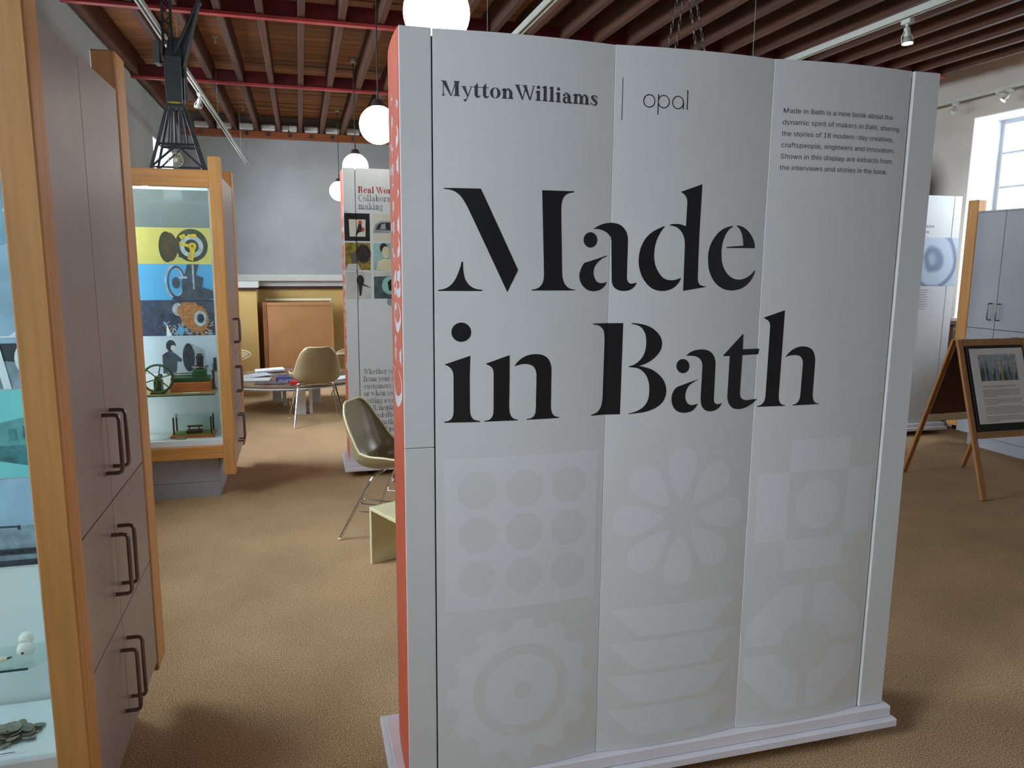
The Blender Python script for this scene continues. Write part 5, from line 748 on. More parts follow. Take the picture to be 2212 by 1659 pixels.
# flat photographic prints on the back boards
def prints(t, yb, rects):
    o = None
    for (mt, x0, x1, z0, z1, shapes) in rects:
        m = MB(); m.flat(rc(x0, x1, z0, z1), lambda u, v: (u, yb-.0015, v)); o = m.build('photo_print', mt, t)
        for k, (ms, loops) in enumerate(shapes):
            m = MB()
            m.flat([[(x0+(x1-x0)*u, z0+(z1-z0)*v) for u, v in l] for l in loops], lambda u, v: (u, yb-.0022-.0005*k, v)); m.build('photo_shape', ms, o)
ph = {k: mat('photo_'+k, c, .5, var=v, scale=s) for k, c, v, s in (('sky', (150, 176, 196), .16, 6), ('storm', (110, 140, 158), .25, 7), ('teal', (120, 200, 200), .05, 5), ('darkteal', (58, 110, 116), .25, 40), ('midteal', (92, 150, 152), .15, 20), ('road', (140, 156, 168), .15, 30), ('charcoal', (48, 54, 62), .25, 30), ('navy', (44, 52, 74), .3, 35), ('paleyellow', (198, 182, 96), .05, 4), ('blue', (84, 160, 206), .03, 3), ('gunmetal', (62, 70, 82), .2, 22), ('brass', (196, 164, 46), .12, 30), ('bronze', (70, 54, 28), .2, 25), ('copper', (168, 110, 62), .2, 60), ('silver', (170, 176, 184), .14, 40), ('pale', (196, 206, 216), .04, 4), ('skin', (206, 200, 196), .05, 10), ('white', (232, 236, 240), .03, 6), ('green', (52, 58, 40), .2, 14))}
R_ = lambda a, b, c, d: [(a, c), (b, c), (b, d), (a, d)]
rg = lambda cx, cy, rx, ry, k: [E_(cx, cy, rx, ry, 26), E_(cx, cy, rx*k, ry*k, 26)]
X0, X1 = -1.18, -.602
sp_ = lambda cx, cy, rx, ry, n, w: [[(cx+rx*cos(a-w), cy+ry*sin(a-w)), (cx+rx*cos(a+w), cy+ry*sin(a+w)), (cx, cy)] for a in [2*pi*k/n for k in range(n)]]
prints(c1, yb1, [
 (ph['storm'], X0, X1, 1.44, 1.985, [(ph['sky'], [[(0, .1), (.4, .3), (.7, .2), (1, .34), (1, .0), (0, 0)]]), (ph['white'], [E_(.93, .42, .07, .04)]), (ph['white'], [E_(.80, .7, .12, .05)])]),
 (ph['sky'], X0, X1, 1.235, 1.44, [(ph['charcoal'], [R_(0, 1, .0, .55)]), (ph['road'], [[(0, .0), (1, .0), (1, .28), (.6, .4), (0, .3)]]), (ph['white'], [R_(.5, 1, .62, .64)]), (ph['white'], rg(1.0, .36, .15, .34, .8)), (ph['white'], [[(.80, .0), (.83, .0), (.80, .5), (.77, .5)]]), (ph['white'], [[(.84, .64), (.9, .78), (.91, .78), (.86, .64)]]), (ph['white'], [[(.98, .64), (.91, .78), (.9, .78), (.96, .64)]])]),
 (ph['teal'], X0, X1, 1.008, 1.232, [(ph['midteal'], [[(0, .1), (0, .75), (.5, .48), (1, .76), (1, .1)]]), (ph['darkteal'], [[(.6, .1), (.66, .36), (1, .38), (1, .0), (.55, .0)]]), (ph['teal'], [[(.3, 0), (.75, .2), (1, .05), (1, 0)]])]+[(ph['darkteal'], [R_(.80+.055*k, .825+.055*k, .42+.02*k, .56+.03*k)]) for k in range(4)]),
 (ph['sky'], X0, X1, .775, 1.005, [(ph['road'], [[(0, 0), (1, 0), (1, .42), (.86, .46), (.3, .30), (0, .3)]]), (ph['charcoal'], [[(0, .52), (.8, .46), (.8, .44), (0, .48)]])]+[(ph['charcoal'], [R_(.35+.09*k, .362+.09*k, .24+.035*k, .52-.01*k)]) for k in range(6)]+[(ph['charcoal'], [R_(0, 1, .13, .2)]), (ph['charcoal'], [R_(0, 1, 0, .07)])])])
A, _ = text_polys('BATH CABINET MAKERS', sans, -.86, .8088, .0130, width=.215)
m = MB()
for l in A: m.flat(l, lambda u, v: (u, yb1-.0062, v))
m.build('photo_caption', M_inkwhite, c1)
X0, X1 = -1.12, -.560
def gear(cx, cy, rx, ry, n=26):
    p = []
    for k in range(n*2):
        q = 1 if k % 2 == 0 else .84; a = 2*pi*k/(2*n); p.append((cx+rx*q*cos(a), cy+ry*q*sin(a)))
    return p
prints(c2, yb2, [
 (M_grey, X0, X1, 1.752, 1.99, []),
 (ph['paleyellow'], X0, X1, 1.519, 1.751, [(ph['green'], [E_(.52, .47, .085, .43)]), (ph['bronze'], [E_(.555, .47, .085, .40)]), (ph['bronze'], [[(.64, .2), (.8, .1), (.86, .3), (.7, .5)]]), (ph['green'], [E_(.79, .52, .178, .455, 30)]), (ph['silver'], rg(.79, .49, .128, .31, .62)), (ph['brass'], [[(.78, .45), (.8, .52), (.66, .62), (.66, .52)]]), (ph['brass'], [[(.78, .45), (.83, .42), (.80, .08), (.74, .14)]]), (ph['brass'], [[(.66, .78), (.72, .84), (.74, .74), (.68, .68)]]), (ph['brass'], [[(.75, .82), (.84, .84), (.86, .74), (.76, .74)]]), (ph['brass'], [E_(.80, .49, .045, .11)]), (ph['bronze'], [E_(.80, .50, .012, .03)])]),
 (ph['blue'], X0, X1, 1.286, 1.518, [(ph['silver'], rg(.58, .5, .105, .47, .84)), (ph['gunmetal'], rg(.605, .5, .10, .46, .86)), (ph['gunmetal'], [E_(.60, .48, .045, .16)]), (ph['gunmetal'], [[(.66, 0), (.66, .52), (.70, .74), (.73, 1.0), (.86, 1), (.82, .7), (.9, .62), (.88, .36), (1.0, .26), (1.0, .04), (.94, 0)]]), (ph['silver'], [R_(.63, .72, .60, .66)]), (ph['silver'], [[(.78, .3), (.8, .3), (.8, .98), (.78, .98)]]), (ph['charcoal'], [E_(.85, .2, .03, .1)]), (ph['gunmetal'], [R_(.55, .66, 0, .08)])]),
 (ph['navy'], X0, X1, 1.050, 1.285, [(ph['gunmetal'], [R_(.4, 1, .62, .95)]), (ph['silver'], [E_(.60, .74, .06, .18)]), (ph['copper'], [[(.58, .74), (.66, .94), (.80, .92), (.92, .5), (.9, .2), (.76, .08), (.66, .3)]]), (ph['copper'], [gear(.82, .46, .12, .42)]), (ph['silver'], [E_(.84, .48, .07, .22)]), (ph['navy'], [E_(.845, .48, .04, .13)]), (ph['copper'], [R_(.84, .87, 0, .22)]), (ph['white'], [[(.46, .0), (.47, .34), (.52, .0)]]), (ph['blue'], [E_(.62, .14, .035, .14)])]),
 (ph['pale'], X0, X1, .80, 1.048, [(ph['charcoal'], [E_(.50, .74, .055, .16)]), (ph['skin'], [E_(.525, .68, .03, .08)]), (ph['gunmetal'], [[(.40, .0), (.40, .5), (.48, .62), (.54, .54), (.62, .36), (.6, .3), (.56, .32), (.54, .0)]]), (ph['skin'], [E_(.63, .34, .02, .05)]), (ph['silver'], [[(.64, .1), (.66, .74), (.72, .8), (.86, .62), (.86, .1)]]), (ph['charcoal'], [E_(.69, .42, .07, .40)]), (ph['silver'], rg(.69, .42, .072, .41, .93)), (ph['charcoal'], [R_(.78, .84, .14, .52)]), (ph['charcoal'], [R_(.96, .995, .04, .4)])])])
# scattered machine parts in the dark workshop photograph
random.seed(23)
for mk, n in (('silver', 34), ('copper', 22), ('blue', 10), ('charcoal', 30), ('gunmetal', 20)):
    m = MB()
    for k in range(n):
        u = random.uniform(.40, .97); v = random.uniform(.03, .42) if u < .72 or u > .9 else random.uniform(.0, .12)
        a = random.uniform(0, 3); l = random.uniform(.006, .02); q = random.uniform(.002, .006)
        x = X0+(X1-X0)*u; z = 1.050+.235*v; c_, s_ = cos(a), sin(a)
        m.flat([[(x+c_*l-s_*q, z+s_*l+c_*q), (x-c_*l-s_*q, z-s_*l+c_*q), (x-c_*l+s_*q, z-s_*l-c_*q), (x+c_*l+s_*q, z+s_*l-c_*q)]][:1], lambda u_, v_: (u_, yb2-.0021-.00003*k, min(max(v_, 1.051), 1.284)))
    o = m.build('photo_clutter', ph[mk], c2); o['kind'] = 'stuff'
# glass shelves
MB().add([(-1.26, 2.12, .552), (-.60, 2.12, .552), (-.602, 2.085, .552), (-.682, 1.99, .552), (-1.26, 1.99, .552), (-1.26, 2.12, .558), (-.60, 2.12, .558), (-.602, 2.085, .558), (-.682, 1.99, .558), (-1.26, 1.99, .558)],
 [(0, 1, 2, 3, 4), (9, 8, 7, 6, 5), (0, 5, 6, 1), (1, 6, 7, 2), (2, 7, 8, 3), (3, 8, 9, 4), (4, 9, 5, 0)]).build('glass_shelf', M_frost, c1)
MB().box(-1.26, -.682, 1.9885, 1.9899, .5522, .5578).build('glass_shelf_edge', M_shelfedge, c1)
MB().box(-1.22, -.560, 5.175, 5.41, .684, .691).build('glass_shelf', M_frost, c2)
MB().box(-1.22, -.560, 5.1735, 5.1749, .6842, .6908).build('glass_shelf_edge', M_shelfedge, c2)
sb = MB().cbox(-1.215, -.565, 5.178, 5.40, .6915, .699, .001).build('shelf_board', M_cardboard, c2)
# case light fittings; the glowing strips are unseen, added to brighten the interiors
def fixture(t, x, y, z, name='case_light'):
    o = MB().cbox(x-.02, x+.02, y-.02, y+.02, z-.012, z, .003).build(name, M_reveal, t); return o
for x in (-.90, -.75, -.60): fixture(c2, x, 5.22, 2.028)
for cc, x0, x1, yy in ((c1, -1.25, -.63, 1.90), (c2, -1.2, -.56, 5.19)):
    l = MB().cbox(x0, x1, yy-.006, yy+.006, 2.010, 2.0295, .002).build('fill_strip', M_strip, cc)
    MB().cbox(cc.location.x-.43+.087, cc.location.x-.43+.099, yy-.006, yy+.006, .42, 1.95, .002).build('fill_strip', M_strip2, cc)
sl = MB().cyl((-.905, 5.19, 2.0), (-.88, 5.19, 1.985), .012, 10).build('case_lamp', M_bulb, c2)

# ------------------------------------------------------------------ things in the cases
t = thing('door_knob', 'round white ceramic knob with a dark hole on the lower glass shelf', 'knob', (-.708, 2.035, .558), group=None)
MB().lathe([(.004, .0012), (.012, .0018), (.0155, .007), (.0165, .013), (.015, .02), (.0125, .0245), (.011, .027), (.0125, .029), (.014, .032), (.0125, .040), (.008, .046), (.002, .048)], (-.702, 2.04, .5645), 24, Matrix.Rotation(radians(-20), 4, 'X') @ Matrix.Scale(1.25, 4)).build('knob_body', M_ceramic, t, smooth=True)
MB().cyl((-.7025, 2.0225, .580), (-.7025, 2.0255, .580), .0026, 8).build('screw_hole', M_black, t)
t = thing('hand_tool', 'cream handled tool with dark metal tip beside the ceramic knob', 'tool', (-.745, 2.03, .558))
MB().tube([(-.79, 2.005, .567), (-.775, 2.014, .568), (-.755, 2.026, .567), (-.742, 2.034, .566)], [.007, .0088, .0085, .005], 12).build('tool_handle', M_cream, t, smooth=True)
MB().tube([(-.742, 2.034, .566), (-.732, 2.040, .566)], [.0032, .0016], 8).build('tool_tip', M_dark, t)
# tokens
coin = None; placed = []
random.seed(11)
spots = [(-.745+dx, 1.965+dy) for dx, dy in []]
n = 0
for lay, (cnt, rad) in enumerate(((16, .062), (12, .045), (8, .030), (4, .016))):
    for k in range(cnt):
        a = 2*pi*(k+.5*lay)/cnt*1.0; rr = rad*(.45+.55*((k*7) % 5)/4.0)
        x = -.722+rr*1.25*cos(a); y = 1.955+rr*.62*sin(a); z = .4012+lay*.0075+.0012*(k % 3)
        if coin is None:
            m = MB(); m.lathe([(.0012, 0), (.0138, 0), (.0148, .0006), (.0148, .0014), (.0138, .002), (.0122, .0019), (.0118, .0016), (.0012, .0016)], n=20)
            o = m.build('token', M_coin, None, org=(0, 0, 0)); coin = o
        else: o = coin.copy(); COL.objects.link(o)
        o.location = (x, y, z+.002); tl = radians(9+17*random.random())
        o.rotation_euler = (tl*sin(a), -tl*cos(a), random.random()*6)
        tag(o, 'dark bronze token in the heap on the floor of the nearest case', 'coin', 'heap of dark metal tokens')
        n += 1
t = thing('label_strip', 'small white caption strip in front of the token heap', 'label', (-.70, 1.885, .4002)); MB().box(-.74, -.665, 1.878, 1.892, .4002, .4012).build('card', M_paper, t)
MB().box(-.732, -.69, 1.883, 1.886, .4013, .4015).build('caption_print', M_inkgrey, t)

# model engine on shelf of second case
S = .6992
t = thing('model_engine', 'green model engine with large flywheel on an orange wooden plinth', 'model engine', (-.75, 5.30, S))
MB().cbox(-.835, -.587, 5.235, 5.375, S, S+.062, .003).build('wooden_plinth', M_orangewood, t)
MB().cbox(-.83, -.595, 5.25, 5.36, S+.063, S+.093, .003).build('bed_plate', M_green, t)
MB().cbox(-.925, -.88, 5.20, 5.29, S, S+.085, .004).box(-.945, -.86, 5.19, 5.30, S, S+.012).build('bearing_pedestal', M_green, t)
MB().cyl((-.903, 5.20, S+.098), (-.903, 5.34, S+.098), .013, 14).cbox(-.92, -.886, 5.215, 5.25, S+.085, S+.112, .004).build('crank_bearing', M_brownwood, t)
fw = MB(); fw.tube([(-.895+.088*cos(2*pi*k/36), 5.19, S+.10+.088*sin(2*pi*k/36)) for k in range(36)], .007, 8, closed=True)
fo = fw.build('flywheel_rim', M_olive, t, smooth=True)
for k in range(6): a = 2*pi*k/6+.3; MB().tube([(-.895+.012*cos(a), 5.19, S+.10+.012*sin(a)), (-.895+.084*cos(a), 5.19, S+.10+.084*sin(a))], .0042, 6).build('spoke', M_olive, fo)
MB().cyl((-.895, 5.178, S+.10), (-.895, 5.2, S+.10), .016, 14).build('flywheel_hub', M_olive, t)
MB().cyl((-.86, 5.30, S+.115), (-.66, 5.30, S+.115), .006, 10).cyl((-.82, 5.28, S+.105), (-.70, 5.28, S+.105), .005, 10).build('piston_rod', M_chrome, t, smooth=True)
MB().cyl((-.70, 5.28, S+.118), (-.612, 5.28, S+.118), .026, 20).cbox(-.69, -.622, 5.25, 5.27, S+.093, S+.14, .003).build('cylinder', M_green, t, smooth=True)
MB().lathe([(.046, .150), (.052, .150), (.054, .156), (.052, .161), (.046, .161), (.044, .156), (.046, .150)], (-.655, 5.31, S), 28).build('governor_ring', M_steel, t, smooth=True)
MB().cyl((-.655, 5.31, S+.12), (-.655, 5.31, S+.21), .022, 18).cyl((-.655, 5.31, S+.21), (-.655, 5.31, S+.225), .024, 18).build('cylinder_head', M_black, t, smooth=True)
t = thing('valve_model', 'slim dark upright valve at the right end of the engine shelf', 'model part', (-.578, 5.33, S))
MB().lathe([(.0115, 0), (.0115, .02), (.008, .024), (.008, .11), (.0115, .112), (.0115, .125), (.003, .126), (.003, .17), (.001, .171)], (-.578, 5.33, S), 16).build('valve_body', M_steel, t, smooth=True)
t = thing('label_card', 'white card lying on the shelf in front of the green engine', 'label', (-.70, 5.20, S)); MB().box(-.755, -.655, 5.186, 5.212, S+.0004, S+.0016).build('card', M_paper, t)
# small glazed model
F0 = .4004
t = thing('glazed_model', 'small glass box on wooden base holding a model lathe, at the bottom of the case', 'glass box', (-.70, 5.28, F0))
MB().cbox(-.845, -.578, 5.20, 5.36, F0, F0+.018, .002).build('base_board', M_orangewood, t)
MB().box(-.83, -.59, 5.212, 5.35, F0+.0185, F0+.0205).build('green_baize', mat('green_baize', (132, 150, 84), .9), t)
for px in (-.825, -.597):
    for py in (5.218, 5.345): MB().cbox(px-.005, px+.005, py-.005, py+.005, F0+.021, F0+.135, .001).build('corner_post', M_dark, t)
g = MB()
def sh_(a, b, c, d): g.add([a, b, c, d], [(0, 1, 2, 3)])
for y in (5.2175, 5.3455): sh_((-.819, y, F0+.022), (-.603, y, F0+.022), (-.603, y, F0+.133), (-.819, y, F0+.133))
for x in (-.825, -.597): sh_((x, 5.224, F0+.022), (x, 5.339, F0+.022), (x, 5.339, F0+.133), (x, 5.224, F0+.133))
g.box(-.83, -.592, 5.214, 5.35, F0+.136, F0+.139)
g.build('glass_cover', M_frost, t)
l = MB().cbox(-.755, -.66, 5.24, 5.30, F0+.021, F0+.04, .002).box(-.74, -.735, 5.26, 5.28, F0+.04, F0+.062).box(-.68, -.675, 5.26, 5.28, F0+.04, F0+.062).cyl((-.75, 5.27, F0+.065), (-.655, 5.27, F0+.065), .006, 10).build('model_lathe', M_brownwood, t)
t = thing('leaflet', 'pale printed leaflet curling on the case floor left of the glass box', 'leaflet', (-.92, 5.22, F0))
MB().add([(-.99, 5.17, F0+.001), (-.87, 5.18, F0+.001), (-.86, 5.27, F0+.014), (-.98, 5.27, F0+.010), (-.99, 5.17, F0+.0018), (-.87, 5.18, F0+.0018), (-.86, 5.27, F0+.0148), (-.98, 5.27, F0+.0108)], [(0, 3, 2, 1), (4, 5, 6, 7), (0, 1, 5, 4), (1, 2, 6, 5), (2, 3, 7, 6), (3, 0, 4, 7)]).build('sheet', M_paper, t)
t = thing('folded_note', 'small olive folded note leaning before the glass box base', 'note', (-.775, 5.175, F0))
MB().add([(-.81, 5.166, F0+.001), (-.745, 5.164, F0+.001), (-.76, 5.176, F0+.018), (-.80, 5.178, F0+.018), (-.745, 5.19, F0+.001), (-.81, 5.19, F0+.001)], [(0, 1, 2, 3), (3, 2, 4, 5), (0, 3, 5), (1, 4, 2), (0, 5, 4, 1)]).build('card', mat('olive_card', (140, 132, 88), .6), t)

# ------------------------------------------------------------------ crane model on top of second case
t = thing('model_crane', 'tall dark grey model dockside crane standing on the display case', 'model crane', (-.705, 5.29, 2.07))
CX, CY, Z0 = -.705, 5.31, 2.0702
def leg(m, a, b, r=.008): m.tube([a, b], r, 4)
Bx, By, Tx, Ty, ZT = .150, .11, .048, .045, 2.475
zm = 2.25; fr = (zm-2.10)/(ZT-2.10)
for sx_ in (-1, 1):
    for sy_ in (-1, 1):
        m = MB(); leg(m, (CX+sx_*Bx, CY+sy_*By, 2.098), (CX+sx_*Tx, CY+sy_*Ty, ZT), .0105); m.build('leg', M_crane, t)
        m = MB(); m.cbox(CX+sx_*Bx-.028, CX+sx_*Bx+.028, CY+sy_*By-.012, CY+sy_*By+.012, 2.078, 2.096, .003)
        for q in (-.016, .016): m.cyl((CX+sx_*Bx+q, CY+sy_*By-.013, 2.0795), (CX+sx_*Bx+q, CY+sy_*By+.013, 2.0795), .009, 10)
        m.build('bogie', M_crane, t)
m = MB(); mx_, my_ = Bx+(Tx-Bx)*fr, By+(Ty-By)*fr
for sy_ in (-1, 1):
    leg(m, (CX-mx_, CY+sy_*my_, zm), (CX+mx_, CY+sy_*my_, zm), .007); leg(m, (CX-Bx+.02, CY+sy_*By, 2.108), (CX+Bx-.02, CY+sy_*By, 2.108), .006)
    leg(m, (CX-Bx+.01, CY+sy_*By, 2.115), (CX, CY+sy_*my_, zm-.005), .007); leg(m, (CX+Bx-.01, CY+sy_*By, 2.115), (CX, CY+sy_*my_, zm-.005), .007)
for sx_ in (-1, 1): leg(m, (CX+sx_*mx_, CY-my_, zm), (CX+sx_*mx_, CY+my_, zm), .007); leg(m, (CX+sx_*mx_, CY-my_, zm), (CX-sx_*mx_*.5, CY+my_, zm), .005)
leg(m, (CX-.01, CY-.02, zm), (CX-.012, CY-.01, ZT), .006); leg(m, (CX+.02, CY-.02, zm), (CX+.015, CY-.01, ZT), .006)
for sx_ in (-1, 1):
    for sy_ in (-1, 1): leg(m, (CX+sx_*mx_*.45, CY+sy_*my_*.8, zm), (CX+sx_*Tx*.6, CY+sy_*Ty*.8, ZT), .006)
m.build('portal_frame', M_crane, t)
m = MB(); leg(m, (CX-.012, CY-.055, zm+.03), (CX-.010, CY-.05, ZT-.03), .0022); leg(m, (CX+.016, CY-.055, zm+.03), (CX+.016, CY-.05, ZT-.03), .0022); m.build('pale_ladder', M_slot, t)
m = MB(); m.tube([(CX-.005+.042*cos(2*pi*k/28), CY-By-.012, 2.15+.042*sin(2*pi*k/28)) for k in range(28)], .002, 6, closed=True)
for k in range(12): a = 2*pi*k/12; m.tube([(CX-.005+.01*cos(a), CY-By-.012, 2.15+.01*sin(a)), (CX-.005+.041*cos(a), CY-By-.012, 2.15+.041*sin(a))], .0012, 4)
m.cyl((CX-.005, CY-By-.015, 2.15), (CX-.005, CY-By-.009, 2.15), .012, 14); m.build('spoked_wheel', M_cream, t)
MB().cbox(CX-.052, CX+.052, CY-.055, CY+.06, ZT, ZT+.012, .003).build('slew_ring', M_crane, t)
MB().cbox(CX-.050, CX+.046, CY-.055, CY+.065, ZT+.012, ZT+.30, .004).build('machine_house', M_crane, t)
MB().cbox(CX+.046, CX+.066, CY-.02, CY+.06, ZT+.05, ZT+.27, .003).build('house_ladder_bay', M_crane, t)
MB().box(CX-.040, CX+.036, CY-.0565, CY-.0551, ZT+.020, ZT+.030).build('yellow_nameplate', mat('yellow_lettering', (176, 156, 30), .5, var=.3, scale=90), t)
MB().cbox(CX-.105, CX-.073, CY-.04, CY+.06, ZT+.255, ZT+.385, .004).build('counterweight', M_craneL, t)
m = MB()
zt = ZT+.30
leg(m, (CX-.075, CY, zt-.03), (CX-.045, CY, zt-.03), .006)
V = [(CX-.045, CY-.03, zt), (CX+.045, CY-.03, zt), (CX+.045, CY+.07, zt), (CX-.045, CY+.07, zt), (CX-.02, CY, zt+.12), (CX+.04, CY, zt+.12)]
m.add(V, [(0, 1, 5, 4), (1, 2, 5), (2, 3, 4, 5), (3, 0, 4)]); m.build('house_roof', M_crane, t)
m = MB()
for q in (-.02, .02): leg(m, (CX-.055, CY+q, zt), (CX-.045, CY+q, zt+.42), .006)
for q in (-.02, .02): leg(m, (CX-.005, CY+q, zt), (CX-.0, CY+q, zt+.42), .006)
for k in range(7):
    z = zt+.06*k; leg(m, (CX-.052, CY-.02, z), (CX-.003, CY-.02, z+.055), .0035); leg(m, (CX-.003, CY+.02, z), (CX-.052, CY+.02, z+.055), .0035)
m.build('lattice_mast', M_crane, t)
m = MB()
for q in (-.025, .025):
    leg(m, (CX+.01, CY+q, zt+.02), (CX+.16, CY+q, zt+.33), .009); leg(m, (CX+.055, CY+q, zt-.06), (CX+.165, CY+q, zt+.33), .007); leg(m, (CX+.055, CY+q, zt-.06), (CX+.01, CY+q, zt+.02), .006)
m.add([(CX+.015, CY, zt+.02), (CX+.06, CY, zt-.05), (CX+.16, CY, zt+.3), (CX+.15, CY, zt+.33), (CX+.015, CY+.006, zt+.02), (CX+.06, CY+.006, zt-.05), (CX+.16, CY+.006, zt+.3), (CX+.15, CY+.006, zt+.33)], [(0, 1, 2, 3), (7, 6, 5, 4), (0, 4, 5, 1), (1, 5, 6, 2), (2, 6, 7, 3), (3, 7, 4, 0)])
m.cyl((CX+.162, CY-.03, zt+.33), (CX+.162, CY+.03, zt+.33), .016, 12)
m.build('jib', M_crane, t)
m = MB(); leg(m, (CX+.045, CY-.064, ZT+.02), (CX+.05, CY-.064, ZT+.17), .0025); leg(m, (CX+.06, CY-.064, ZT+.02), (CX+.064, CY-.064, ZT+.17), .0025)
m.build('side_rail', M_slot, t)

# ------------------------------------------------------------------ right-hand storage case
t = thing('storage_cabinet', 'grey laminate cabinet with a beech corner post by the right window', 'cabinet', (5.8, 4.9, 0))
MB().box(5.60, 6.0, 4.25, 5.2, 0, .12).build('plinth', M_lamF, t)
MB().box(5.522, 6.02, 4.24, 5.235, .121, 1.985).build('carcass', M_black, t)
MB().box(5.50, 6.03, 4.24, 5.235, 1.986, 1.999).build('cabinet_top', M_lamF, t)
ys = [4.245, 4.964, 5.233]
for a, b, hy in ((4.245, 4.962, 4.928), (4.966, 5.233, 5.008)):
    for z0, z1, hz in ((.125, .70, (.40, .54)), (.704, 1.026, (.80, .94)), (1.03, 1.984, (1.105, 1.24))):
        dr = MB().cbox(5.502, 5.52, a, b, z0, z1, .0015).build('door', M_lamF, t)
        u_handle(dr, 5.502, hy, hz[0], hz[1], sgn=-1)
MB().cbox(5.50, 5.585, 5.237, 5.345, .16, 2.093, .004).build('post', M_wood, t)
# dark wooden rack between stand and cabinet
t = thing('wooden_rack', 'dark brown wooden rack with papers, between the far-right stand and the cabinet', 'rack', (5.92, 5.85, 0))
MB().cbox(5.80, 6.05, 5.70, 6.02, 1.00, 1.045, .003).build('rack_top', M_brownwood, t)
for x in (5.82, 6.0): MB().cbox(x, x+.045, 5.72, 5.76, 0, .999, .003).build('leg', M_brownwood, t); MB().cbox(x, x+.045, 5.96, 6.0, 0, .999, .003).build('leg', M_brownwood, t)
for z in (.80, .45, .2): MB().box(5.79, 6.045, 5.765, 5.955, z, z+.05).box(5.80, 6.045, 5.70, 5.719, z, z+.05).build('rack_shelf', M_brownwood, t)
tag(MB().box(5.83, 6.02, 5.80, 5.94, .8505, .93).build('paper_stack', M_paper, None, org=(5.92, 5.87, .85)), 'white papers stacked on the upper shelf of the dark rack', 'papers')
tag(MB().box(5.83, 6.02, 5.80, 5.94, .5005, .62).build('paper_stack', M_paper, None, org=(5.92, 5.87, .50)), 'white papers stacked on the middle shelf of the dark rack', 'papers')

# ------------------------------------------------------------------ A-frame sign
t = thing('a_frame_sign', 'wooden A-frame sign with framed poster on the carpet at right', 'sign', (4.62, 4.2, 0))
zt = 1.045
def lean(y_t, y_b, x0, x1, th, za, zb, name, mt, par, off=0.0, c=.002):
    # box in the leaning plane from (y_t, top) to (y_b, floor); off = along outward normal
    d = Vector((0, y_t-y_b, zt)); L_ = d.length; d.normalize(); s = 1 if y_b < y_t else -1
    nrm = Vector((0, -d.z*s, d.y*s)); O = Vector((0, y_b, 0))
    M = Matrix(((1, 0, 0, 0), (0, d.y, nrm.y, O.y), (0, d.z, nrm.z, O.z), (0, 0, 0, 1)))
    return MB().cbox(x0, x1, za*L_, zb*L_, off, off+th, c, M).build(name, mt, par)
for a, b in ((4.32, 4.362), (4.865, 4.907)):
    lean(4.19, 3.86, a, b, .02, 0.003, 1.0, 'leg', M_easel, t); lean(4.215, 4.555, a+.012, b+.008, .018, .003, .995, 'leg', M_easel, t)
lean(4.19, 3.86, 4.363, 4.864, .02, .955, 1.0, 'top_rail', M_easel, t); lean(4.19, 3.86, 4.363, 4.864, .02, .375, .415, 'bottom_rail', M_easel, t)
lean(4.215, 4.555, 4.375, 4.87, .006, .46, .99, 'back_board', M_hard, t)
lean(4.215, 4.555, 4.375, 4.87, .004, .405, .458, 'back_sheet', M_cream, t)['label'] = 'cream sheet below the brown back board'
lean(4.19, 3.86, 4.363, 4.864, .008, .416, .954, 'front_board', M_hard, t)
MB().cyl((4.35, 4.2, zt-.002), (4.41, 4.2, zt-.002), .008, 8).cyl((4.82, 4.2, zt-.002), (4.88, 4.2, zt-.002), .008, 8).build('hinge', M_steel, t)
t2_ = thing('framed_poster', 'framed poster with bottle photo and text, on the A-frame sign', 'poster', (4.61, 4.0, .4))
lean(4.19, 3.86, 4.368, 4.859, .014, .42, .95, 'frame', M_black, t2_, off=.0205)
lean(4.19, 3.86, 4.385, 4.843, .002, .462, .935, 'poster_sheet', M_paper, t2_, off=.0345, c=.0004)
def lf(off):
    d = Vector((0, 4.19-3.86, zt)); L_ = d.length; d.normalize(); nrm = Vector((0, -d.z, d.y))
    return lambda u, v: tuple(Vector((u, 3.86, 0))+d*(v*L_)+nrm*off)
m = MB(); m.flat(rc(4.448, 4.775, .728, .895), lf(.0368)); pho = m.build('poster_photo', ph['silver'], t2_)
random.seed(5)
for k in range(26):
    x = 4.452+.0122*k; h = random.uniform(.05, .135); w_ = random.uniform(.006, .012)
    m = MB(); m.flat([[(x, .729), (x+w_, .729), (x+w_, .729+h*.6), (x+w_*.7, .729+h*.75), (x+w_*.65, .729+h), (x+w_*.35, .729+h), (x+w_*.3, .729+h*.75), (x, .729+h*.6)]], lf(.0372+.0002*(k % 3))); m.build('bottle_print', (ph['green'], ph['charcoal'], ph['darkteal'], ph['brass'] if k % 5 == 0 else ph['road'])[k % 4], pho)
A, _ = text_polys('Look up and Adopt a Window', sans, 4.448, .689, .022, width=.29)
m = MB()
for l in A: m.flat(l, lf(.0368))
m.build('heading_lettering', M_inkgrey, t2_)
m = MB(); z = .668
for k in range(18):
    if k in (5, 9, 14): z -= .009
    m.flat(rc(4.448, 4.775-random.choice((0, .004, .01)) if k not in (4, 8, 17) else 4.56, z, z+.0035), lf(.0368)); z -= .0098
m.build('body_lettering', M_inklight, t2_)

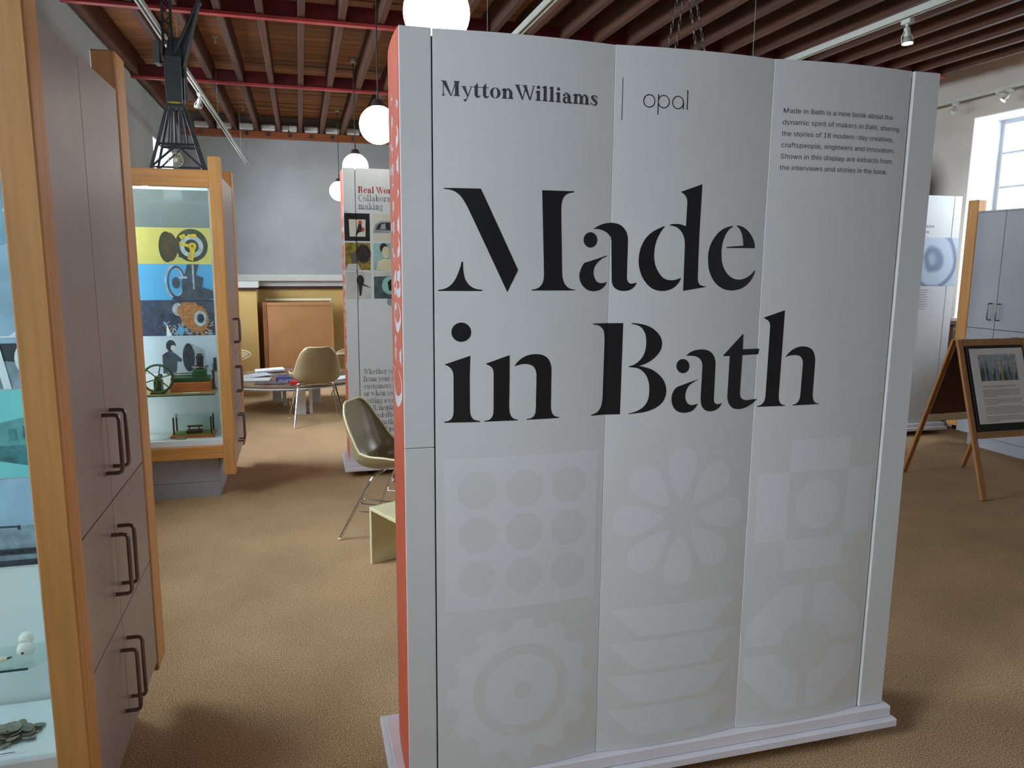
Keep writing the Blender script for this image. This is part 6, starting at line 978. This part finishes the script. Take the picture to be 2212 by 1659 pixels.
# ================================================================== SHELL CHAIRS (local: faces +Y, origin on the floor)
def make_chair(label):
    t = thing('shell_chair', label, 'chair', (0, 0, 0), 0, 'moulded shell chairs on chrome legs')
    prof = [(.225, .418), (.20, .436), (.14, .430), (.05, .408), (-.05, .392), (-.13, .396), (-.185, .425), (-.215, .483), (-.235, .552), (-.255, .622), (-.272, .692), (-.282, .741), (-.285, .755)]
    hw = [.205, .222, .232, .235, .232, .228, .222, .212, .198, .181, .155, .115, .075]
    curl = [.01, .03, .055, .085, .10, .11, .105, .09, .07, .05, .032, .02, .012]
    # smooth the profile
    def cat(P, t_):
        n = len(P)-1; x = t_*n; i = min(int(x), n-1); u = x-i
        a, b, c, d = P[max(i-1, 0)], P[i], P[i+1], P[min(i+2, n)]
        f = lambda a, b, c, d: .5*((2*b)+(c-a)*u+(2*a-5*b+4*c-d)*u*u+(-a+3*b-3*c+d)*u**3)
        return tuple(f(*q) for q in zip(a, b, c, d)) if isinstance(a, tuple) else f(a, b, c, d)
    NV, NU = 44, 18; G = []
    for j in range(NV+1):
        v = j/NV; y, z = cat(prof, v); y2, z2 = cat(prof, min(1, v+.01)); y1, z1 = cat(prof, max(0, v-.01))
        tx, tz = y2-y1, z2-z1; l = sqrt(tx*tx+tz*tz); nx, nz = tz/l, -tx/l     # normal into the sitter
        w_, c_ = cat(hw, v), cat(curl, v); row = []
        for i in range(NU+1):
            u = -1+2*i/NU; k = abs(u)**2.4; xx = w_*sin(u*pi/2*.92)/sin(pi/2*.92)
            row.append(Vector((xx, y+nx*c_*k, z+nz*c_*k)))
        G.append(row)
    th = .0045; V = []; F = []
    def nrm(j, i):
        a = G[min(j+1, NV)][i]-G[max(j-1, 0)][i]; b = G[j][min(i+1, NU)]-G[j][max(i-1, 0)]; n = a.cross(b); return n.normalized()
    for s in (0, 1):
        for j in range(NV+1):
            for i in range(NU+1): V.append(G[j][i]-nrm(j, i)*(th*s))
    N1 = (NV+1)*(NU+1); ix = lambda s, j, i: s*N1+j*(NU+1)+i
    for j in range(NV):
        for i in range(NU):
            F.append((ix(0, j, i), ix(0, j, i+1), ix(0, j+1, i+1), ix(0, j+1, i))); F.append((ix(1, j, i), ix(1, j+1, i), ix(1, j+1, i+1), ix(1, j, i+1)))
    m = MB().add(V, F); sh = m.build('seat_shell', M_shell, t, smooth=True)
    rim = [G[j][0] for j in range(NV+1)]+[G[NV][i] for i in range(1, NU+1)]+[G[j][NU] for j in range(NV-1, -1, -1)]+[G[0][i] for i in range(NU-1, 0, -1)]
    MB().tube([tuple(p) for p in rim], .0062, 8, closed=True).build('shell_rim', M_rim, t, smooth=True)
    r = .0085
    for sx in (-1, 1):
        for sy in (-1, 1):
            top = (sx*.10, sy*.045, .378); sh_ = (sx*.165, sy*.060, .368); ft = (sx*.235, sy*.245, .012)
            l_ = MB().tube([top, (sx*.150, sy*.055, .374), (sx*.172, sy*.066, .358), (sx*.178, sy*.080, .335), ft], r, 10).build('leg', M_chrome, t, smooth=True)
            MB().lathe([(.013, .002), (.014, .006), (.009, .014)], (ft[0], ft[1], 0), 12).build('glide', M_rim, l_, smooth=True)
        y_ = .16; MB().tube([(sx*.206, -y_, .165), (sx*.206, y_, .165)], .004, 8).tube([(sx*.192, -.115, .235), (sx*.192, .115, .235)], .004, 8).build('side_rod', M_chrome, t, smooth=True)
        MB().tube([(sx*.196, -.115, .235), (sx*.235, -.11, .232), (sx*.238, -.10, .225), (sx*.238, .04, .225), (sx*.238, .05, .215), (sx*.24, .05, .180), (sx*.236, .04, .172), (sx*.214, -.10, .176)], .0042, 8).build('stacking_hook', M_chrome, t, smooth=True)
    MB().tube([(-.10, .045, .379), (.10, .045, .379)], r, 8).tube([(-.10, -.045, .379), (.10, -.045, .379)], r, 8).build('seat_frame', M_chrome, t, smooth=True)
    return t
CH = make_chair('olive shell chair nearest the camera, half hidden by the Made in Bath stand')
CH.location = CHP[0][:3]; CH.rotation_euler = (0, 0, CHP[0][3])
dup(CH, CHP[1][:3], CHP[1][3], 'olive shell chair seen from behind, drawn up to the low table')
dup(CH, CHP[2][:3], CHP[2][3], 'pale shell chair beyond the table, its front edge showing past the second case')
dup(CH, CHP[3][:3], CHP[3][3], 'shell chair beyond the table with just an edge showing left of the second stand')

# ================================================================== low bench
t = thing('low_bench', 'low cream painted plywood bench with hand hole beside the front chair', 'bench', (.30, 3.80, 0), BENCH_RZ)
H_ = .305; W_b = .27; L_b = .56
# local: x along end panel, -y along length
hole = [(.135+.045*cos(2*pi*k/20), .232+.026*sin(2*pi*k/20)) for k in range(20)]
def panel(y0, y1, name):
    m = MB(); out = [(0, 0), (W_b, 0), (W_b, H_-.0185), (0, H_-.0185)]
    m.flat([out, hole], lambda u, v: (u, y0, v)); m.flat([out, hole], lambda u, v: (u, y1, v))
    for L2 in (out, hole):
        n = len(L2); m.add([(x, y0, z) for x, z in L2]+[(x, y1, z) for x, z in L2], [(i, (i+1) % n, (i+1) % n+n, i+n) for i in range(n)])
    o = m.build(name, M_ply, None, org=None); o.parent = t; return o
panel(-.018, 0, 'end_panel'); panel(-L_b, -L_b+.018, 'end_panel')
o = MB().cbox(0, W_b, -L_b, 0, H_-.018, H_, .002).build('bench_top', M_ply); o.parent = t
o = MB().box(W_b-.02, W_b, -L_b+.019, -.019, .16, H_-.0185).build('rear_rail', M_ply); o.parent = t

# ================================================================== low table with books
t = thing('low_table', 'low table with dark brown oval top and white slab legs, strewn with magazines', 'table', (TC[0], TC[1], 0))
TZ = .325
m = MB(); prof = [(.01, TZ-.022), (.985, TZ-.022), (1.0, TZ-.012), (1.0, TZ-.008), (.99, TZ-.001), (.01, TZ-.001)]
m.lathe([(a, b) for a, b in prof], (TC[0], TC[1], 0), 64, Matrix.Diagonal((TR[0], TR[1], 1, 1)))
m.build('table_top', M_tabletop, t, smooth=True)
MB().lathe([(.97, TZ-.034), (.995, TZ-.034), (.995, TZ-.0225), (.97, TZ-.0225)], (TC[0], TC[1], 0), 64, Matrix.Diagonal((TR[0], TR[1], 1, 1))).build('table_edge', M_tablew, t, smooth=True)
for (x, y, w_, d_) in ((-.09, 7.83, .10, .025), (.045, 7.86, .03, .10), (-.335, 8.60, .09, .03), (-.225, 8.34, .035, .12), (.07, 8.46, .1, .03)):
    MB().cbox(x, x+w_, y, y+d_, 0, TZ-.0345, .002).build('leg', M_tablew, t)
MB().box(-.30, .10, 8.0, 8.02, TZ-.11, TZ-.035).box(-.02, 0, 7.95, 8.45, TZ-.11, TZ-.035).build('apron', M_tablew, t)
def book(name, label, cat, x, y, z, w_, d_, h, rz, cover, group=None, title=None):
    o = thing(name, label, cat, (x, y, z), rz, group)
    def P_(m, nm, mt):
        q = m.build(nm, mt); q.parent = o; return q
    P_(MB().box(-w_/2+.003, w_/2-.004, -d_/2+.002, d_/2-.003, .0025, h-.0025), 'pages', M_paper)
    P_(MB().box(-w_/2, w_/2, -d_/2, d_/2, 0, .0024).box(-w_/2, w_/2, -d_/2, d_/2, h-.0024, h).box(-w_/2, w_/2, -d_/2-.002, -d_/2, 0, h), 'cover', cover)
    if title:
        A, _ = text_polys(title, sans, -w_/2+.03, h*.22, h*.78, width=w_*.62); m = MB()
        for l in A: m.flat(l, lambda u, v: (u, -d_/2-.0025, v))
        P_(m, 'title_lettering', M_inkwhite)
    return o
M_bl = mat('blue_book_cover', (70, 74, 138), .4, var=.15, scale=30); M_rd = mat('red_book_cover', (214, 46, 40), .4, var=.12, scale=12); M_mag = mat('magazine_print', (88, 80, 92), .4, var=.5, scale=26); M_mag2 = mat('newsprint', (208, 212, 220), .5, var=.12, scale=22)
book('hardback_book', 'thick blue hardback book with white title on its spine', 'book', -.145, 8.05, TZ, .24, .20, .042, -.12, M_bl, 'books and magazines on the low table', 'KATE MOSSE')
book('grey_book', 'grey book in front of the blue hardback, left of the red paperback', 'book', -.205, 7.87, TZ, .10, .10, .016, -.10, mat('grey_book_cover', (120, 116, 124), .5), 'books and magazines on the low table')
book('paperback_book', 'red paperback with white pages lying in front of the blue hardback', 'book', .00, 7.80, TZ, .26, .16, .03, -.05, M_rd, 'books and magazines on the low table')
def sheet(name, label, x, y, w_, d_, h, rz, mt, cat='magazine', bend=.012):
    m = MB(); V = []; n = 8
    for i in range(n+1):
        u = -w_/2+w_*i/n; zb = bend*(1-cos(pi*i/n))/2*random.choice((.8, 1.0))
        V += [(u, -d_/2, zb), (u, d_/2, zb), (u, -d_/2, zb+h), (u, d_/2, zb+h)]
    F = []
    for i in range(n):
        o = 4*i; F += [(o, o+1, o+5, o+4), (o+2, o+6, o+7, o+3), (o, o+4, o+6, o+2), (o+1, o+3, o+7, o+5)]
    F += [(0, 2, 3, 1), (4*n, 4*n+1, 4*n+3, 4*n+2)]
    o = m.add(V, F).build(name, mt, None, org=(0, 0, 0)); o.location = (x, y, TZ+.0005); o.rotation_euler = (0, 0, rz)
    return tag(o, label, cat, 'books and magazines on the low table')
sheet('newspaper', 'white folded newspaper at the back of the low table', -.36, 8.72, .30, .20, .020, .15, M_paper)
sheet('magazine', 'white magazine curling at its edge at the left end of the low table', -.50, 8.38, .30, .21, .006, .5, M_mag2)
sheet('magazine', 'pale printed magazine lying in front of the curling white one', -.47, 8.12, .28, .20, .006, -.1, M_paper, bend=.004)
sheet('magazine', 'dark glossy magazine at the front left of the low table', -.32, 7.90, .28, .19, .004, -.2, M_mag, bend=.003)
sheet('magazine', 'white sheet on the low table just right of the rear-view chair', .40, 8.05, .20, .20, .008, .1, M_paper)
sheet('leaflet', 'small dark leaflet beside the red paperback', .13, 7.74, .13, .07, .003, -.1, M_mag, 'leaflet', .002)

# ================================================================== crate in the alcove
t = thing('storage_crate', 'tan hardboard crate with brown frame standing in the alcove', 'crate', (-.045, 10.3, 0))
cx0, cx1, cy0, cy1 = -.475, .40, 10.18, 10.70
MB().box(cx0+.02, cx1-.02, cy0+.02, cy1, .06, .99).build('crate_body', M_crateD, t)
MB().cbox(cx0, cx0+.05, cy0, cy1, .055, 1.0, .004).build('crate_stile', M_crateD, t)
MB().cbox(cx1-.028, cx1, cy0, cy1, .055, 1.0, .004).build('crate_stile', M_crate, t)
MB().cbox(cx0+.051, cx1-.029, cy0, cy0+.018, .96, 1.0, .004).build('crate_rail', M_crate, t)
MB().cbox(cx0+.051, cx1-.029, cy0+.004, cy0+.019, .16, .959, .002).build('front_board', M_crate, t)
MB().cbox(cx0+.10, cx1-.06, cy0+.004, cy0+.016, .08, .155, .002).build('crate_slot_rail', M_crateD, t)
MB().cbox(cx0+.01, cx1-.002, cy1-.05, cy1-.02, 1.001, 1.03, .003).build('crate_lid_edge', M_cream, t)
MB().box(cx0+.04, cx0+.10, cy0+.05, cy1-.05, 0, .055).box(cx1-.10, cx1-.04, cy0+.05, cy1-.05, 0, .055).build('crate_foot', M_black, t)

# ================================================================== globe pendants
def lamp(label, x, y, z, rope=False):
    t = thing('globe_pendant', label, 'pendant lamp', (x, y, ZC), 0, 'row of opal globe pendants')
    MB().sphere((x, y, z), .122, 32, 18).build('globe', M_globe, t, smooth=True)
    MB().lathe([(.012, .160), (.030, .156), (.042, .125), (.046, .114), (.012, .114)], (x, y, z), 20).build('gallery', M_steel, t, smooth=True)
    MB().cyl((x, y, z+.16), (x, y, ZC-.03), .0042, 8).cyl((x, y, z+.16), (x, y, z+.21), .0075, 8).build('cable', M_cable, t)
    MB().lathe([(.002, -.035), (.028, -.030), (.034, -.008), (.034, 0)], (x, y, ZC), 16).build('ceiling_rose', M_track, t, smooth=True)
lamp('largest opal globe pendant, directly above the Made in Bath stand', .515, 2.927, 2.452)
lamp('opal globe pendant half hidden by the coral side of the big stand', .524, 5.191, 2.422)
lamp('opal globe pendant showing its upper half over the second stand', .545, 7.60, 2.43)
lamp('smallest, farthest opal globe pendant, just left of the second stand', .515, 10.10, 2.408)

# ================================================================== lighting tracks and spotlights
def track(label, a, b, hang=()):
    a, b = Vector(a), Vector(b); t = thing('lighting_track', label, 'lighting track', tuple(a))
    d = (b-a); L_ = d.length; d.normalize(); s = Vector((d.y, -d.x, 0)).normalized(); u = s.cross(d)
    M = Matrix(((s.x, d.x, u.x, a.x), (s.y, d.y, u.y, a.y), (s.z, d.z, u.z, a.z), (0, 0, 0, 1)))
    m = MB(); m.cbox(-.018, -.006, 0, L_, -.016, .016, .002, M).cbox(.006, .018, 0, L_, -.016, .016, .002, M).cbox(-.006, .006, 0, L_, .004, .015, .001, M)
    m.build('rail', M_track, t)
    MB().box(-.005, .005, .02, L_-.02, -.002, .003, M).build('rail_slot', M_black, t)
    for q in hang:
        p = a+d*(L_*q); MB().cyl(tuple(p+Vector((0, 0, .018))), (p.x, p.y, ZC), .0015, 6).build('suspension_wire', M_track, t)
    return t
track('long white ceiling track running over the glass cases at left', TRK[0][0], TRK[0][1], (.1, .4, .65, .9))
track('white ceiling track rising behind the largest globe', TRK[1][0], TRK[1][1], (.05, .5, .9))
track('white ceiling track above the right end of the Made in Bath stand', TRK[2][0], TRK[2][1], (.1, .5, .9))
t = track('white wall track carrying two spotlights above the right window', (5.93, 4.2, 3.09), (5.93, 7.2, 3.04))
for yy in (4.4, 5.6, 6.9): MB().box(5.949, XR-.001, yy-.015, yy+.015, 3.04, 3.07).build('wall_bracket', M_track, t)
def spot(label, p, tilt, az, bulb, grp='track spotlights'):
    p = Vector(p); t = thing('spotlight', label, 'spotlight', tuple(p), 0, grp)
    def Bm(m, nm, mt, sm=True, par=None):
        o = m.build(nm, mt, smooth=sm); o.parent = par or t; return o
    Bm(MB().cbox(-.015, .015, -.03, .03, -.022, 0, .002).cyl((0, 0, -.045), (0, 0, -.02), .007, 10), 'adapter', M_track, False)
    R = Matrix.Translation((0, 0, -.040)) @ Matrix.Rotation(az, 4, 'Z') @ Matrix.Rotation(tilt, 4, 'X') @ Matrix.Scale(.68, 4)
    Bm(MB().lathe([(.003, .0), (.022, -.003), (.025, -.05), (.020, -.062), (.018, -.066)], n=20, M=R), 'spot_body', M_track)
    m = MB(); m.lathe([(.020, -.062), (.028, -.085), (.038, -.100), (.041, -.112), (.037, -.112), (.034, -.102), (.018, -.070)], n=24, M=R); Bm(m, 'reflector', M_track)
    Bm(MB().lathe([(.001, -.100), (.030, -.102), (.033, -.108), (.001, -.110)], n=20, M=R), 'bulb_face', bulb)
    m = MB()
    for s in (-1, 1): m.tube([R @ Vector((s*.024, 0, -.03)), R @ Vector((s*.05, 0, -.07)), R @ Vector((s*.048, 0, -.108)), R @ Vector((s*.038, 0, -.112))], .0035, 6)
    Bm(m, 'yoke', M_track)
    return t
spot('lit white spotlight hanging from the right-hand ceiling track', SPT, radians(-8), 0, M_bulb)
spot('dim white spotlight on the wall track nearest the big stand, aimed down right', (5.93, 6.02, 3.043), radians(38), radians(115), M_track)
spot('lit warm spotlight on the wall track directly over the window corner', (5.93, 5.45, 3.052), radians(40), radians(60), M_bulbW)
spot('small white spotlight on the left track behind the model crane', SPL, radians(20), radians(40), M_bulbW)

# ================================================================== hanging chains
def chain(label, a, b, r=.0022, ll=.030):
    t = thing('hanging_chain', label, 'chain', tuple(b), 0, 'chains hanging from the ceiling'); m = MB()
    for p0, p1 in ((Vector((a[0], a[1], ZC-.002)), Vector(a)), (Vector(a), Vector(b))):
        d = p1-p0; n = int(d.length/(ll*.74)); d.normalize(); s = Vector((1, 0, 0)); s = (s-d*s.dot(d)).normalized(); u = d.cross(s)
        for i in range(n):
            c = p0+d*(ll*.74*(i+.5)); w_ = (s, u)[i % 2]; hl, hw_ = ll/2-.003, .0055
            m.tube([tuple(c+d*(hl*cos(q))+w_*(hw_*sin(q))) for q in [2*pi*k/8 for k in range(8)]], r, 5, closed=True)
    o = m.build('chain_links', M_chain, t, smooth=True); o['kind'] = 'stuff'
for i, (a, b) in enumerate(CHN): chain(('front strand of left-leaning chain above the big stand', 'back strand of left-leaning chain above the big stand', 'front strand of right-leaning chain above the big stand', 'back strand of right-leaning chain above the big stand')[i], a, b)

# ceiling hooks
for i, (x, y) in enumerate(HOOKS):
    t = thing('ceiling_hook', ('white hook plate on the boards right of the model crane, nearest of them', 'white hook plate on the boards, second beyond the crane', 'white hook plate on the boards nearest the far wall')[i], 'ceiling hook', (x, y, ZC), 0, 'white hooks screwed to the ceiling boards')
    MB().cbox(x-.026, x+.026, y-.009, y+.009, ZC-.016, ZC-.008, .002).cyl((x, y, ZC-.045), (x, y, ZC-.016), .007, 8).sphere((x, y, ZC-.05), .012, 10, 6).build('hook_body', M_track, t)
